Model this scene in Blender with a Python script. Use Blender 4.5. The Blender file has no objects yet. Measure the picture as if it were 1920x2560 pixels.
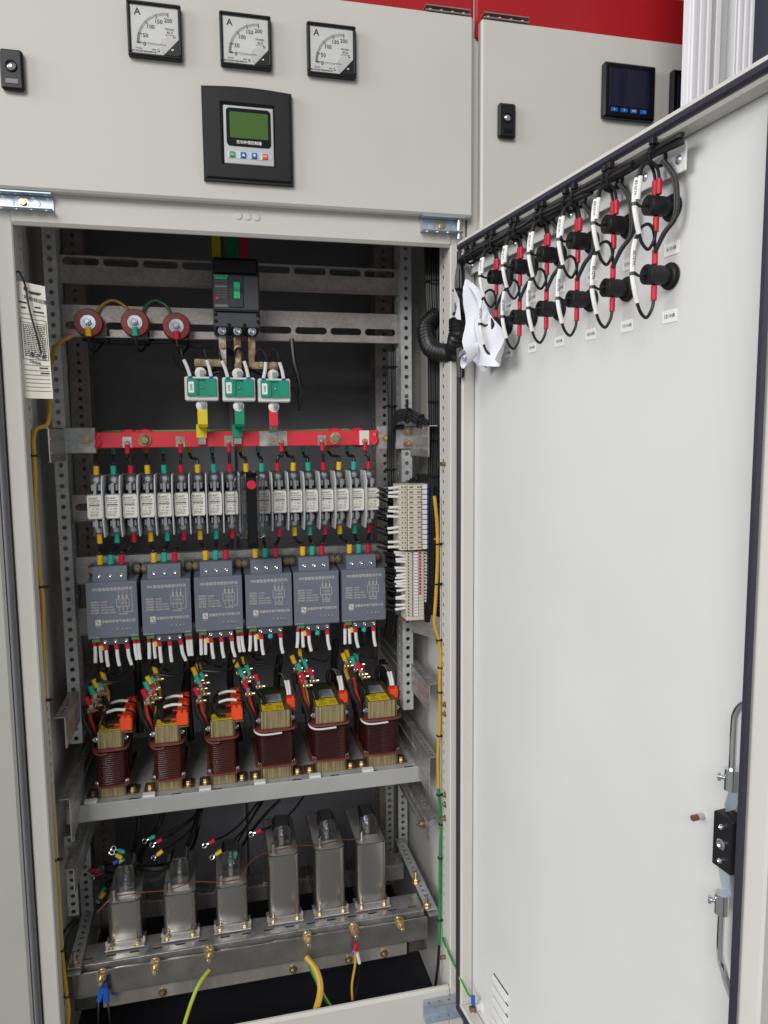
import bpy, math, random
from mathutils import Vector, Matrix
random.seed(7)
sc = bpy.context.scene
V = Vector
# ------------------------------------------------------------------ camera
CAM = V((0.2969, -1.28, 1.0984)); YAW, PITCH, ROLL = 0.2296, 0.1044, -0.0092
FPX = 1808.67                                    # focal length for a 1920 px wide picture
cyaw, syaw, cp, sp = math.cos(YAW), math.sin(YAW), math.cos(PITCH), math.sin(PITCH)
FWD = V((syaw*cp, cyaw*cp, -sp)); R0 = V((cyaw, -syaw, 0)); U0 = R0.cross(FWD)
RGT = R0*math.cos(ROLL) + U0*math.sin(ROLL); UPV = -R0*math.sin(ROLL) + U0*math.cos(ROLL)
cam = bpy.data.cameras.new('camera'); cam.sensor_fit = 'HORIZONTAL'; cam.sensor_width = 36
cam.lens = FPX/1920*36; cam.clip_start = .02; cam.clip_end = 60
co = bpy.data.objects.new('camera', cam); sc.collection.objects.link(co)
co.matrix_world = Matrix(((RGT.x, UPV.x, -FWD.x, CAM.x), (RGT.y, UPV.y, -FWD.y, CAM.y), (RGT.z, UPV.z, -FWD.z, CAM.z), (0, 0, 0, 1)))
sc.camera = co
# ------------------------------------------------------------------ light: soft main light behind the camera, added fill from the left
w = bpy.data.worlds.new('World'); sc.world = w; w.use_nodes = True
bg = w.node_tree.nodes['Background']; bg.inputs[0].default_value = (.93, .96, 1, 1); bg.inputs[1].default_value = .28
def area(name, loc, target, sx, sy, power, col):
    l = bpy.data.lights.new(name, 'AREA'); l.shape = 'RECTANGLE'; l.size = sx; l.size_y = sy; l.energy = power; l.color = col
    o = bpy.data.objects.new(name, l); sc.collection.objects.link(o); o.location = loc
    o.rotation_euler = (V(target) - V(loc)).to_track_quat('-Z', 'Y').to_euler(); return o
area('left_fill_light', (-8.2, -1.7, 3.3), (.6, 0, .9), 6.6, 4.6, 570, (.98, .985, 1))  # unseen fill added at the left to brighten the open door
area('hall_light', (-3.3, -8.2, 5.7), (.4, 0, .9), 4.4, 4.2, 590, (1, .985, .96))
sc.view_settings.view_transform = 'Standard'; sc.view_settings.look = 'None'; sc.view_settings.exposure = 0; sc.view_settings.gamma = 1
sc.cycles.max_bounces = 8; sc.cycles.transparent_max_bounces = 24; sc.cycles.use_denoising = True

# ------------------------------------------------------------------ materials
def lin(c):
    return tuple(((x/255)/12.92 if x/255 <= .04045 else ((x/255+.055)/1.055)**2.4) for x in c)
MAT = {}
def M(name, rgb, rough=.5, metal=0, bump=0, bscale=300, var=0, vscale=30, spec=.5, coat=0, rvar=0, stretch=None, rgb2=None, spangle=0):
    m = bpy.data.materials.new(name); m.use_nodes = True; nt = m.node_tree; b = nt.nodes['Principled BSDF']
    c = lin(rgb); b.inputs['Base Color'].default_value = (*c, 1); b.inputs['Roughness'].default_value = rough
    b.inputs['Metallic'].default_value = metal; b.inputs['Specular IOR Level'].default_value = spec; b.inputs['Coat Weight'].default_value = coat
    tc = nt.nodes.new('ShaderNodeTexCoord'); src = tc.outputs['Object']
    if stretch:
        mp = nt.nodes.new('ShaderNodeMapping'); mp.inputs['Scale'].default_value = stretch; nt.links.new(src, mp.inputs[0]); src = mp.outputs[0]
    if var or rvar:
        n = nt.nodes.new('ShaderNodeTexNoise'); n.inputs['Scale'].default_value = vscale; n.inputs['Detail'].default_value = 5; nt.links.new(src, n.inputs['Vector'])
        if var:
            mx = nt.nodes.new('ShaderNodeMix'); mx.data_type = 'RGBA'
            d = lin(rgb2) if rgb2 else tuple(x*(1-var) for x in c)
            mx.inputs[6].default_value = (*d, 1); mx.inputs[7].default_value = (*(c if rgb2 else tuple(min(1, x*(1+var*.5)) for x in c)), 1)
            rp = nt.nodes.new('ShaderNodeMapRange'); rp.inputs[1].default_value = .3; rp.inputs[2].default_value = .7
            nt.links.new(n.outputs[0], rp.inputs[0]); nt.links.new(rp.outputs[0], mx.inputs[0])
            last = mx.outputs[2]
            if spangle:
                vo = nt.nodes.new('ShaderNodeTexVoronoi'); vo.inputs['Scale'].default_value = spangle; nt.links.new(tc.outputs['Object'], vo.inputs['Vector'])
                m2 = nt.nodes.new('ShaderNodeMix'); m2.data_type = 'RGBA'; m2.blend_type = 'MULTIPLY'; m2.inputs[0].default_value = .35
                bw = nt.nodes.new('ShaderNodeSeparateColor'); nt.links.new(vo.outputs['Color'], bw.inputs[0])
                rr = nt.nodes.new('ShaderNodeMapRange'); rr.inputs[3].default_value = .45; rr.inputs[4].default_value = 1; nt.links.new(bw.outputs[0], rr.inputs[0])
                nt.links.new(last, m2.inputs[6]); nt.links.new(rr.outputs[0], m2.inputs[7]); last = m2.outputs[2]
            nt.links.new(last, b.inputs['Base Color'])
        if rvar:
            rp2 = nt.nodes.new('ShaderNodeMapRange'); rp2.inputs[1].default_value = .3; rp2.inputs[2].default_value = .7
            rp2.inputs[3].default_value = max(.02, rough-rvar); rp2.inputs[4].default_value = min(1, rough+rvar)
            nt.links.new(n.outputs[0], rp2.inputs[0]); nt.links.new(rp2.outputs[0], b.inputs['Roughness'])
    if bump:
        n2 = nt.nodes.new('ShaderNodeTexNoise'); n2.inputs['Scale'].default_value = bscale; n2.inputs['Detail'].default_value = 3; nt.links.new(src, n2.inputs['Vector'])
        bp = nt.nodes.new('ShaderNodeBump'); bp.inputs['Strength'].default_value = bump; bp.inputs['Distance'].default_value = .001
        nt.links.new(n2.outputs[0], bp.inputs['Height']); nt.links.new(bp.outputs[0], b.inputs['Normal'])
    MAT[name] = m; return m
M('paint', (207, 204, 197), .5, spec=.3, bump=.12, bscale=420, var=.035, vscale=5, rvar=.05)
M('paint_sheet', (211, 211, 209), .5, spec=.35, bump=.10, bscale=420, var=.03, vscale=4, rvar=.05)
M('paint_green', (172, 172, 165), .45, bump=.12, bscale=420, var=.04, vscale=5)
M('back_grey', (134, 134, 141), .5, var=.15, vscale=6, bump=.08, bscale=300)
M('red_paint', (172, 22, 28), .35, bump=.06, bscale=300, var=.06, vscale=6)
M('galv', (196, 194, 192), .42, metal=.75, var=.14, vscale=40, rvar=.1, spangle=160, bump=.05, bscale=200)
M('galv_warm', (188, 181, 177), .5, metal=.6, var=.16, vscale=30, rvar=.1, spangle=200)
M('galv_matt', (200, 203, 203), .6, metal=.35, var=.10, vscale=25, spangle=140)
M('zinc', (205, 212, 222), .28, metal=.95, var=.08, vscale=30, rvar=.08)
M('zinc_blue', (190, 202, 214), .42, metal=.7, var=.12, vscale=30, rvar=.1)
M('chrome', (222, 224, 228), .12, metal=1, rvar=.06, vscale=40)
M('brass', (218, 202, 166), .26, metal=.8, var=.25, vscale=90, rgb2=(182, 156, 116), rvar=.1)
M('brass_dull', (160, 140, 104), .38, metal=.8, var=.3, vscale=60, rvar=.1)
M('copper_bar', (176, 156, 136), .36, metal=.8, var=.25, vscale=60, rgb2=(140, 108, 82), rvar=.1)
M('tin_bar', (206, 203, 198), .3, metal=.9, var=.15, vscale=40, rvar=.1)
M('polished', (214, 209, 202), .24, metal=.65, var=.4, vscale=14, rvar=.12, stretch=(1, 1, .1))
M('bar_dull', (158, 155, 150), .24, metal=.85, var=.25, vscale=18, rvar=.1)
M('copper_wire', (134, 84, 58), .35, metal=.7)
M('steel_can', (182, 178, 174), .26, metal=.95, var=.12, vscale=8, rvar=.06, stretch=(1, 1, .15), bump=.03, bscale=300)
M('steel_dark', (176, 173, 168), .4, metal=.75, var=.2, vscale=15)
M('shelf_grey', (176, 176, 174), .45, metal=.15, var=.06, vscale=12, rvar=.08)
M('silver', (186, 187, 190), .4, metal=.4)
M('black', (24, 24, 27), .45, var=.15, vscale=20, spec=.35)
M('black_gloss', (16, 17, 20), .2, spec=.4)
M('black_rubber', (24, 24, 28), .6)
M('wire_black', (22, 22, 24), .38)
M('gasket', (40, 38, 52), .65)
M('breaker', (58, 60, 68), .5, bump=.06, bscale=500, var=.08, vscale=30)
M('breaker_dark', (42, 43, 50), .5)
M('switch_grey', (104, 110, 124), .5, bump=.05, bscale=500, var=.06, vscale=18)
M('switch_dark', (70, 73, 80), .5)
M('print_pale', (196, 192, 182), .6)
M('print_dark', (36, 34, 34), .6)
M('print_grey', (120, 118, 115), .6)
M('print_red', (190, 60, 40), .6)
M('white_plastic', (226, 225, 223), .4)
M('white_print', (240, 240, 238), .5)
M('ceramic', (232, 229, 220), .4, var=.04, vscale=40)
M('divider', (196, 197, 198), .5, var=.05, vscale=30)
M('green_ct', (18, 148, 118), .4, var=.06, vscale=30)
M('green_lever', (52, 190, 120), .4)
M('green_con', (70, 130, 70), .45)
M('blue', (30, 90, 190), .4)
M('red_bar', (222, 52, 66), .42, bump=.08, bscale=120, var=.06, vscale=12)
M('red_ins', (140, 42, 30), .4, var=.15, vscale=30)
M('red_sleeve', (200, 24, 56), .45, var=.1, vscale=60)
M('yellow_sleeve', (238, 190, 30), .45, var=.1, vscale=60)
M('teal_sleeve', (34, 176, 150), .45, var=.1, vscale=60)
M('green_wrap', (16, 146, 104), .45)
M('yellow_wrap', (228, 206, 34), .45)
M('red_heat', (176, 52, 40), .5, var=.15, vscale=40)
M('yellow_cable', (196, 154, 44), .42, var=.08, vscale=20)
M('green_cable', (40, 130, 72), .42, var=.1, vscale=20)
M('lime_cable', (150, 190, 60), .42)
M('orange', (245, 84, 34), .4)
M('enamel', (74, 32, 23), .18, coat=.6, var=.2, vscale=50)
M('enamel_dark', (58, 26, 22), .16, coat=.6, var=.2, vscale=50)
M('bobbin', (120, 62, 54), .5, var=.12, vscale=40)
M('lamination', (206, 190, 146), .34, metal=.5, var=.45, vscale=260, stretch=(1, 1, .03), rgb2=(118, 100, 66))
M('lamination_top', (120, 106, 74), .5, metal=.4, var=.3, vscale=40)
M('sticker_yellow', (250, 214, 30), .45)
M('sticker_silver', (190, 200, 206), .4)
M('sticker_green', (40, 140, 70), .5)
M('paper', (228, 222, 210), .7, var=.03, vscale=15)
M('paper_white', (222, 222, 230), .7)
M('lcd', (72, 104, 44), .3, spec=.3)
clearm = None
M('screen', (26, 28, 52), .1, coat=.5)
M('term_beige', (206, 198, 184), .5)
M('term_dark', (110, 100, 92), .5)
M('concrete', (120, 120, 118), .7, var=.2, vscale=4)
M('wall', (190, 190, 188), .8, var=.05, vscale=2)
M('alu_white', (226, 224, 228), .4, var=.05, vscale=3, stretch=(6, 6, .2))
M('dark_blue_wall', (62, 66, 82), .6)
M('copper_strip', (190, 110, 70), .3, metal=.85)
def clear(name, tint, glossy, rough=.06):
    m = bpy.data.materials.new(name); m.use_nodes = True; nt = m.node_tree; nt.nodes.remove(nt.nodes['Principled BSDF']); out = nt.nodes['Material Output']
    t = nt.nodes.new('ShaderNodeBsdfTransparent'); t.inputs[0].default_value = (*tint, 1)
    g = nt.nodes.new('ShaderNodeBsdfGlossy'); g.inputs['Roughness'].default_value = rough
    f = nt.nodes.new('ShaderNodeFresnel'); f.inputs[0].default_value = 1.45
    a = nt.nodes.new('ShaderNodeMath'); a.operation = 'MULTIPLY_ADD'; a.inputs[1].default_value = 1.2; a.inputs[2].default_value = glossy; a.use_clamp = True
    x = nt.nodes.new('ShaderNodeMixShader'); nt.links.new(f.outputs[0], a.inputs[0]); nt.links.new(a.outputs[0], x.inputs[0])
    nt.links.new(t.outputs[0], x.inputs[1]); nt.links.new(g.outputs[0], x.inputs[2]); nt.links.new(x.outputs[0], out.inputs[0]); MAT[name] = m
clear('meter_glass', (.99, .99, .99), .0, .03); clear('clear', (.97, .97, .98), .04); clear('clear_grey', (.72, .71, .70), .05, .15)

# ------------------------------------------------------------------ text to mesh
TXT = {}
def make_texts(strings):
    obs = []
    for s in strings:
        c = bpy.data.curves.new('text', 'FONT'); c.body = s; c.resolution_u = 2; c.fill_mode = 'FRONT'; c.align_x = 'CENTER'; c.align_y = 'CENTER'; c.offset = .012
        o = bpy.data.objects.new('text', c); sc.collection.objects.link(o); obs.append((s, o, c))
    d = bpy.context.evaluated_depsgraph_get(); d.update()
    for s, o, c in obs:
        m = bpy.data.meshes.new_from_object(o.evaluated_get(d))
        TXT[s] = ([v.co.copy() for v in m.vertices], [tuple(p.vertices) for p in m.polygons])
        bpy.data.meshes.remove(m); bpy.data.objects.remove(o); bpy.data.curves.remove(c)
TITLE = 'PFK智能型电容投切开关'; COMPANY = '安徽瀚宇电气有限公司'
LINES1 = ['额定电压：AC380V', '控制方式：DC12V', '产品型号：PFK-F/1/2-380V', '执行标准：GB/T29312-2012', '生产编号：PD180801120050']
LINES2 = ['额定电压：AC450V', '控制方式：DC12V', '产品型号：PFK-P1/2-450V', '执行标准：GB/T29312-2012', '生产编号：PD180801120051']
make_texts(['A', '50', '100', '150', '200', '0', 'TENGEN', '6L2', 'GB/T7676-1998', '浙江天正电气股份有限公司', '无功补偿控制器', 'ESC', 'ENT', 'SET', '▲', '▼', '←', '→', '↵',
    TITLE, COMPANY, 'HANYU', 'P', 'B', 'C', 'K+ K- KA', 'KB KC', 'U', 'V', 'W', 'N', 'L1 L2 L3', 'C1 C2 C3', '复合开关', '电力电容器', 'CHNT', 'RT36-00(NT00)', 'AC500V 120kA', 'gG AC660V 50kA', 'In   25A', 'CCC  (e)',
    '200/5', '产品过程检验记录卡', '检验结果', '检验员', '徐晓东之名', 'TENGEN电气', 'TGM1N-125L/3300', 'In 125A  AC400V', 'Icu 50kA  Ics 35kA', '50Hz  Ui 800V', '1T-05', 'KH-DL06-02', 'LED', 'AD16-22DS', 'N-D.28'] + LINES1 + LINES2 + ['%d/1HR' % i for i in range(1, 13)])

# ------------------------------------------------------------------ mesh builder
class MB:
    def __init__(s): s.v = []; s.f = []; s.cuts = []
    def cut(s): s.cuts.append((len(s.v), len(s.f))); return s
    def add(s, vs, fs, mat=None):
        o = len(s.v); s.v += [mat @ V(p) if mat else V(p) for p in vs]; s.f += [tuple(i+o for i in f) for f in fs]; return s
    def box(s, x0, x1, y0, y1, z0, z1, b=0):
        if x1 < x0: x0, x1 = x1, x0
        if y1 < y0: y0, y1 = y1, y0
        if z1 < z0: z0, z1 = z1, z0
        if b <= 0:
            return s.add([(x0, y0, z0), (x1, y0, z0), (x1, y1, z0), (x0, y1, z0), (x0, y0, z1), (x1, y0, z1), (x1, y1, z1), (x0, y1, z1)],
                [(0, 3, 2, 1), (4, 5, 6, 7), (0, 1, 5, 4), (1, 2, 6, 5), (2, 3, 7, 6), (3, 0, 4, 7)])
        b = min(b, (x1-x0)/2.01, (y1-y0)/2.01, (z1-z0)/2.01); vs = []; idx = {}
        X, Y, Z = (x0, x1), (y0, y1), (z0, z1)
        for i in (0, 1):
            for j in (0, 1):
                for k in (0, 1):
                    sx, sy, sz = b*(1-2*i), b*(1-2*j), b*(1-2*k)
                    idx[i, j, k, 0] = len(vs); vs.append((X[i], Y[j]+sy, Z[k]+sz))
                    idx[i, j, k, 1] = len(vs); vs.append((X[i]+sx, Y[j], Z[k]+sz))
                    idx[i, j, k, 2] = len(vs); vs.append((X[i]+sx, Y[j]+sy, Z[k]))
        fs = []
        for i in (0, 1):
            q = [idx[i, 0, 0, 0], idx[i, 1, 0, 0], idx[i, 1, 1, 0], idx[i, 0, 1, 0]]; fs.append(q if i else q[::-1])
            q = [idx[0, i, 0, 1], idx[1, i, 0, 1], idx[1, i, 1, 1], idx[0, i, 1, 1]]; fs.append(q[::-1] if i else q)
            q = [idx[0, 0, i, 2], idx[1, 0, i, 2], idx[1, 1, i, 2], idx[0, 1, i, 2]]; fs.append(q if i else q[::-1])
        for i in (0, 1):
            for j in (0, 1):
                fs.append([idx[i, j, 0, 0], idx[i, j, 1, 0], idx[i, j, 1, 1], idx[i, j, 0, 1]])
                fs.append([idx[i, 0, j, 0], idx[i, 1, j, 0], idx[i, 1, j, 2], idx[i, 0, j, 2]])
                fs.append([idx[0, i, j, 1], idx[1, i, j, 1], idx[1, i, j, 2], idx[0, i, j, 2]])
                for k in (0, 1): fs.append([idx[i, j, k, 0], idx[i, j, k, 1], idx[i, j, k, 2]])
        return s.add(vs, fs)
    def rings(s, rings, cap0=True, cap1=True):
        n = len(rings[0]); o = len(s.v)
        for r in rings: s.v += [V(p) for p in r]
        for k in range(len(rings)-1):
            for i in range(n):
                j = (i+1) % n; s.f.append((o+k*n+i, o+k*n+j, o+(k+1)*n+j, o+(k+1)*n+i))
        if cap0: s.f.append(tuple(o+i for i in range(n))[::-1])
        if cap1: s.f.append(tuple(o+(len(rings)-1)*n+i for i in range(n)))
        return s
    def lathe(s, p, d, prof, n=16, caps=True):           # prof: (distance along d, radius)
        p, d = V(p), V(d).normalized(); a = d.orthogonal().normalized(); c = d.cross(a)
        return s.rings([[p + d*h + (a*math.cos(t) + c*math.sin(t))*r for t in [2*math.pi*i/n for i in range(n)]] for h, r in prof], caps, caps)
    def cyl(s, p, q, r, r2=None, n=14):
        p, q = V(p), V(q); return s.lathe(p, q-p, [(0, r), ((q-p).length, r if r2 is None else r2)], n)
    def tube(s, pts, r, n=7, steps=5, caps=True):
        P = [V(p) for p in pts]
        if len(P) > 2 and steps > 1: P = spline(P, steps)
        rs = []; d0 = (P[1]-P[0]).normalized(); a = d0.orthogonal().normalized()
        for i, p in enumerate(P):
            d = (P[min(i+1, len(P)-1)] - P[max(i-1, 0)]).normalized()
            a = (a - d*a.dot(d)).normalized(); c = d.cross(a)
            rr = r(i/(len(P)-1)) if callable(r) else r
            rs.append([p + (a*math.cos(t) + c*math.sin(t))*rr for t in [2*math.pi*k/n for k in range(n)]])
        return s.rings(rs, caps, caps)
    def prism(s, poly, fn, a, b):                        # polygon (u,v) swept along w from a to b, fn(u,v,w) -> point
        return s.rings([[fn(u, v, a) for u, v in poly], [fn(u, v, b) for u, v in poly]])
    def poly(s, pts): o = len(s.v); s.v += [V(p) for p in pts]; s.f.append(tuple(range(o, o+len(pts)))); return s
    def text(s, t, size, at, ux=(1, 0, 0), uy=(0, 0, 1), sx=1):
        if t not in TXT: make_texts([t])
        ux, uy, at = V(ux), V(uy), V(at); vs, fs = TXT[t]
        return s.add([at + ux*(p.x*size*sx) + uy*(p.y*size) for p in vs], fs)
    def perf(s, O, U, W, L, width, pitch, rows, hl, hw, t=.002, start=None, n=12, solid_ends=True):
        # plate from O along unit U (length L) and unit W (width) with holes hl x hw (half sizes) at rows (distances along W)
        O, U, W = V(O), V(U).normalized(), V(W).normalized(); N = U.cross(W)*t
        k = max(1, int(L/pitch)); st = (L - k*pitch)/2 if start is None else start
        bounds = [0] + [(rows[i]+rows[i+1])/2 for i in range(len(rows)-1)] + [width]
        def q(u, v, back): return O + U*u + W*v - (N if back else N*0)
        def quad(u0, u1, v0, v1):
            for bk in (0, 1): s.poly([q(u0, v0, bk), q(u1, v0, bk), q(u1, v1, bk), q(u0, v1, bk)])
        if st > 1e-5: quad(0, st, 0, width); quad(st+k*pitch, L, 0, width)
        m = n//4; r = min(hl, hw); dx, dy = hl-r, hw-r; hp = []
        for a0, sx_, sy_ in ((0, 1, 1), (90, -1, 1), (180, -1, -1), (270, 1, -1)):
            hp.append([(dx*sx_ + r*math.cos(math.radians(a0+90*i/m)), dy*sy_ + r*math.sin(math.radians(a0+90*i/m))) for i in range(m+1)])
        cor = [(hl, hw), (-hl, hw), (-hl, -hw), (hl, -hw)]
        for i in range(k):
            for j, rv in enumerate(rows):
                u0, u1, v0, v1 = st+i*pitch, st+(i+1)*pitch, bounds[j], bounds[j+1]; uc = (u0+u1)/2
                quad(u0, u1, v0, rv-hw); quad(u0, u1, rv+hw, v1); quad(u0, uc-hl, rv-hw, rv+hw); quad(uc+hl, u1, rv-hw, rv+hw)
                for bk in (0, 1):
                    for arc, (cx, cy) in zip(hp, cor):
                        o = len(s.v); s.v += [q(uc+cx, rv+cy, bk)] + [q(uc+x, rv+y, bk) for x, y in arc]
                        s.f += [(o, o+a+1, o+a+2) for a in range(m)]
                fl = [p for arc in hp for p in arc]; nn = len(fl)
                o = len(s.v); s.v += [q(uc+x, rv+y, 0) for x, y in fl] + [q(uc+x, rv+y, 1) for x, y in fl]
                for a in range(nn): b = (a+1) % nn; s.f.append((o+a, o+nn+a, o+nn+b, o+b))
        for (u0, v0, u1, v1) in ((0, 0, L, 0), (L, 0, L, width), (L, width, 0, width), (0, width, 0, 0)):
            s.poly([q(u0, v0, 0), q(u1, v1, 0), q(u1, v1, 1), q(u0, v0, 1)])
        return s
    def map(s, fn): s.v = [V(fn(*p)) for p in s.v]; s.f = [f[::-1] for f in s.f]; return s
    def build(s, name, mat, parent=None, label=None, smooth=35):
        if s.cuts:
            cs = [c for c in s.cuts if 0 < c[0] < len(s.v)]; cs = [(0, 0)] + sorted(set(cs)) + [(len(s.v), len(s.f))]; s.cuts = []; first = None
            for (v0, f0), (v1, f1) in zip(cs, cs[1:]):
                m = MB(); m.v = s.v[v0:v1]; m.f = [tuple(i-v0 for i in f) for f in s.f[f0:f1]]
                o = m.build(name, mat, parent, label, smooth); first = first or o
            return first
        me = bpy.data.meshes.new(name); off = base_of(parent)
        me.from_pydata([p - off for p in s.v], [], s.f); me.materials.append(MAT[mat])
        if smooth:
            me.polygons.foreach_set('use_smooth', [True]*len(me.polygons)); me.set_sharp_from_angle(angle=math.radians(smooth))
        o = bpy.data.objects.new(name, me); sc.collection.objects.link(o); o.parent = parent
        if label: o['label'] = label
        return o
def spline(P, k):
    out = []; n = len(P)
    for i in range(n-1):
        a, b, c, d = P[max(i-1, 0)], P[i], P[i+1], P[min(i+2, n-1)]
        for j in range(k):
            t = j/k; out.append(.5*((2*b) + (c-a)*t + (2*a-5*b+4*c-d)*t*t + (3*b-a-3*c+d)*t**3))
    out.append(P[-1]); return out
BASE = {}
def base_of(o):
    while o is not None:
        if o.name in BASE: return BASE[o.name]
        o = o.parent
    return V((0, 0, 0))
def tag(o, label, cat, group=None):
    o['label'] = label; o['category'] = cat
    if group: o['group'] = group
    return o
def thing(name, label, cat, loc, group=None):
    o = bpy.data.objects.new(name, None); o.empty_display_size = .02; sc.collection.objects.link(o); o.location = loc; BASE[o.name] = V(loc)
    return tag(o, label, cat, group)
def one(mb, name, mat, label, cat, group=None, smooth=35):
    return tag(mb.build(name, mat, None, smooth=smooth), label, cat, group)
def copy_tree(root, loc, label=None):
    c = root.copy(); sc.collection.objects.link(c); c.location = loc; BASE[c.name] = V(loc)
    if label: c['label'] = label
    def rec(src, dst):
        for ch in list(src.children):
            d = ch.copy(); sc.collection.objects.link(d); d.parent = dst; rec(ch, d)
    rec(root, c); return c
def struct(mb, name, mat, parent=None):
    o = mb.build(name, mat, parent)
    if not parent: o['kind'] = 'structure'
    return o
def ray(px, py): return RGT*((px-960)/FPX) - UPV*((py-1280)/FPX) + FWD
def at(px, py, y):                                       # point on the upright plane at depth y, measured off the photograph
    d = ray(px, py); return CAM + d*((y-CAM.y)/d.y)
ORD = ['first', 'second', 'third', 'fourth', 'fifth', 'sixth', 'seventh', 'eighth', 'ninth', 'tenth', 'eleventh', 'twelfth', 'thirteenth', 'fourteenth', 'fifteenth', 'sixteenth', 'seventeenth', 'eighteenth']
def hexbolt(mb, p, d, r, h, washer=True, stud=0):        # hexagon head on a washer
    d = V(d).normalized(); p = V(p)
    if washer: mb.lathe(p, d, [(0, r*1.45), (r*.22, r*1.45)], 14)
    mb.lathe(p + d*(r*.2), d, [(0, r), (h*.85, r), (h, r*.86)], 6)
    if stud: mb.lathe(p, d, [(0, r*.5), (stud, r*.5)], 8)
def screw(mb, p, d, r, h):                               # pan head with a cross recess suggested by a raised rim
    mb.lathe(p, d, [(0, r), (h*.6, r), (h, r*.7), (h*.8, r*.45), (h*.35, r*.4)], 12)
def sleeve(mb, p, q, r): mb.lathe(p, V(q)-V(p), [(0, r*.8), (.0006, r), ((V(q)-V(p)).length-.0006, r), ((V(q)-V(p)).length, r*.75)], 9)
W, T = .7231, 1.4354
F = (0, -1, 0)
# ================================================================== the place
struct(MB().box(-4, 5, -5, 4, -.55, -.5), 'floor', 'concrete')
struct(MB().box(-4, 6, 3.2, 3.3, -.5, 4.5), 'wall', 'wall')
# pale post standing in for another opened door seen edge-on, dark blue panel beside
ppost = thing('pale_post', 'pale ribbed aluminium post standing behind the open door at top right', 'post', (1.115, -.16, -.5))
for (x0, x1, y0, m_, n_) in ((1.0555, 1.097, -.2, 'alu_white', 'ribbed_profile'), (1.0975, 1.1035, -.19, 'silver', 'groove'), (1.104, 1.114, -.2, 'white_plastic', 'white_strip'), (1.1145, 1.1365, -.186, 'silver', 'smooth_profile'), (1.137, 1.1385, -.203, 'white_plastic', 'white_strip'), (1.139, 1.1755, -.2, 'alu_white', 'ribbed_profile')):
    mb = MB().box(x0, x1, y0, -.182, -.5, 2.4, .0015)
    if n_ == 'ribbed_profile':
        for k in range(3): a = x0+(x1-x0)*(.08+.31*k); mb.box(a, a+(x1-x0)*.22, y0-.004, y0+.001, -.5, 2.4, .0018)
    mb.build(n_, m_, ppost)
one(MB().box(1.1785, 1.9, -.19, -.17, -.5, 2.4, .004), 'partition_panel', 'dark_blue_wall', 'dark blue partition panel right of the pale ribbed post', 'partition')

# ================================================================== cabinet shell
cab = thing('switchgear_cabinet', 'open pale grey switchgear cabinet, red band on top, lower door swung out to the right', 'cabinet', (W/2, .3, -.5))
def upright(x0, x1, xi):
    mb = MB().box(x0, x1, 0, .006, -.5, 1.95, .002)
    s = 1 if xi == x0 else -1
    mb.perf((xi, .0065, -.12), (0, 0, 1), (0, 1, 0), 2.0, .052, .02, [.036], .0046, .0046, t=.0015*s)
    mb.box(xi-.001, xi+.012*s, .0585, .0605, -.12, 1.9)
    mb.build('upright', 'paint', cab)
upright(-.027, 0, 0); upright(.7231, .752, .7231)
h = MB().box(-.004, W+.004, -.0015, .013, T, 1.53, .005).build('header', 'paint', cab)
for i in range(3):
    p = at(596+i*22.5, 540+i*1.6, -.0015); mb = MB().lathe(p, F, [(0, .0064), (.0006, .0064), (.0016, .0052), (.0017, .001)], 18); mb.build('hole_plug', 'paint', h)
MB().box(-.002, W+.002, -.001, .013, -.5, 0, .005).build('bottom_sill', 'paint', cab)
for x in (-.0295, .7435): MB().box(x, x+.002, .062, .64, -.15, 1.95).build('side_panel', 'paint', cab)
MB().box(-.027, .337, .62, .623, -.15, 1.95).build('back_panel', 'back_grey', cab)
MB().box(.349, .7505, .62, .623, -.15, 1.95).build('back_panel', 'back_grey', cab)
MB().box(.3365, .3495, .598, .626, -.15, 1.95, .002).build('back_stiffener', 'back_grey', cab)
MB().box(-.03, .754, .05, .66, 1.9, 1.905).build('roof', 'back_grey', cab)
MB().box(-.027, .75, .02, .62, -.16, -.155).build('dark_base_sheet', 'breaker_dark', cab)  # dark sheet painting the shade of the open hole in the base
MB().box(-.03, W+.041, -.006, .05, 1.79, 1.905, .004).build('red_band', 'red_paint', cab)
ud = MB().box(-.031, .7575, -.022, -.002, 1.4833, 1.8174, .0035).build('upper_door', 'paint', cab)
# perforated posts
def post(x0, x1, xs, y, z0, z1, name='mounting_post', mat='galv_matt', deep=.05):
    mb = MB().perf((x0, y, z0), (0, 0, 1), (1, 0, 0), z1-z0, x1-x0, .02, [(x1-x0)/2], .0045, .0045, t=-.0018)
    mb.perf((xs, y+.0019, z0), (0, 0, 1), (0, 1, 0), z1-z0, deep, .02, [deep/2], .0045, .0045, t=.0018 if xs == x0 else -.0018)
    mb.build(name, mat, cab)
post(.0023, .0249, .0249, .2, .499, 1.6); post(.682, .705, .682, .2, .502, 1.6)
post(.694, .739, .694, .5, -.1, 1.7, mat='galv_warm'); post(-.016, .027, .027, .5, -.1, 1.7, mat='galv_warm')
def strip_post(pxa, pxb, y, z0, z1):
    a, b = at(pxa, 2150, y).x, at(pxb, 2150, y).x
    mb = MB().perf((a, y, z0), (0, 0, 1), (1, 0, 0), z1-z0, b-a, .0165, [(b-a)/2], .0045, .0045, t=-.002); mb.build('lower_post', 'galv_matt', cab)
strip_post(196, 227, .24, .105, .36); strip_post(163, 190, .16, .165, .33); strip_post(966, 985, .42, .0, .36); strip_post(997, 1019, .36, .06, .36)
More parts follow.
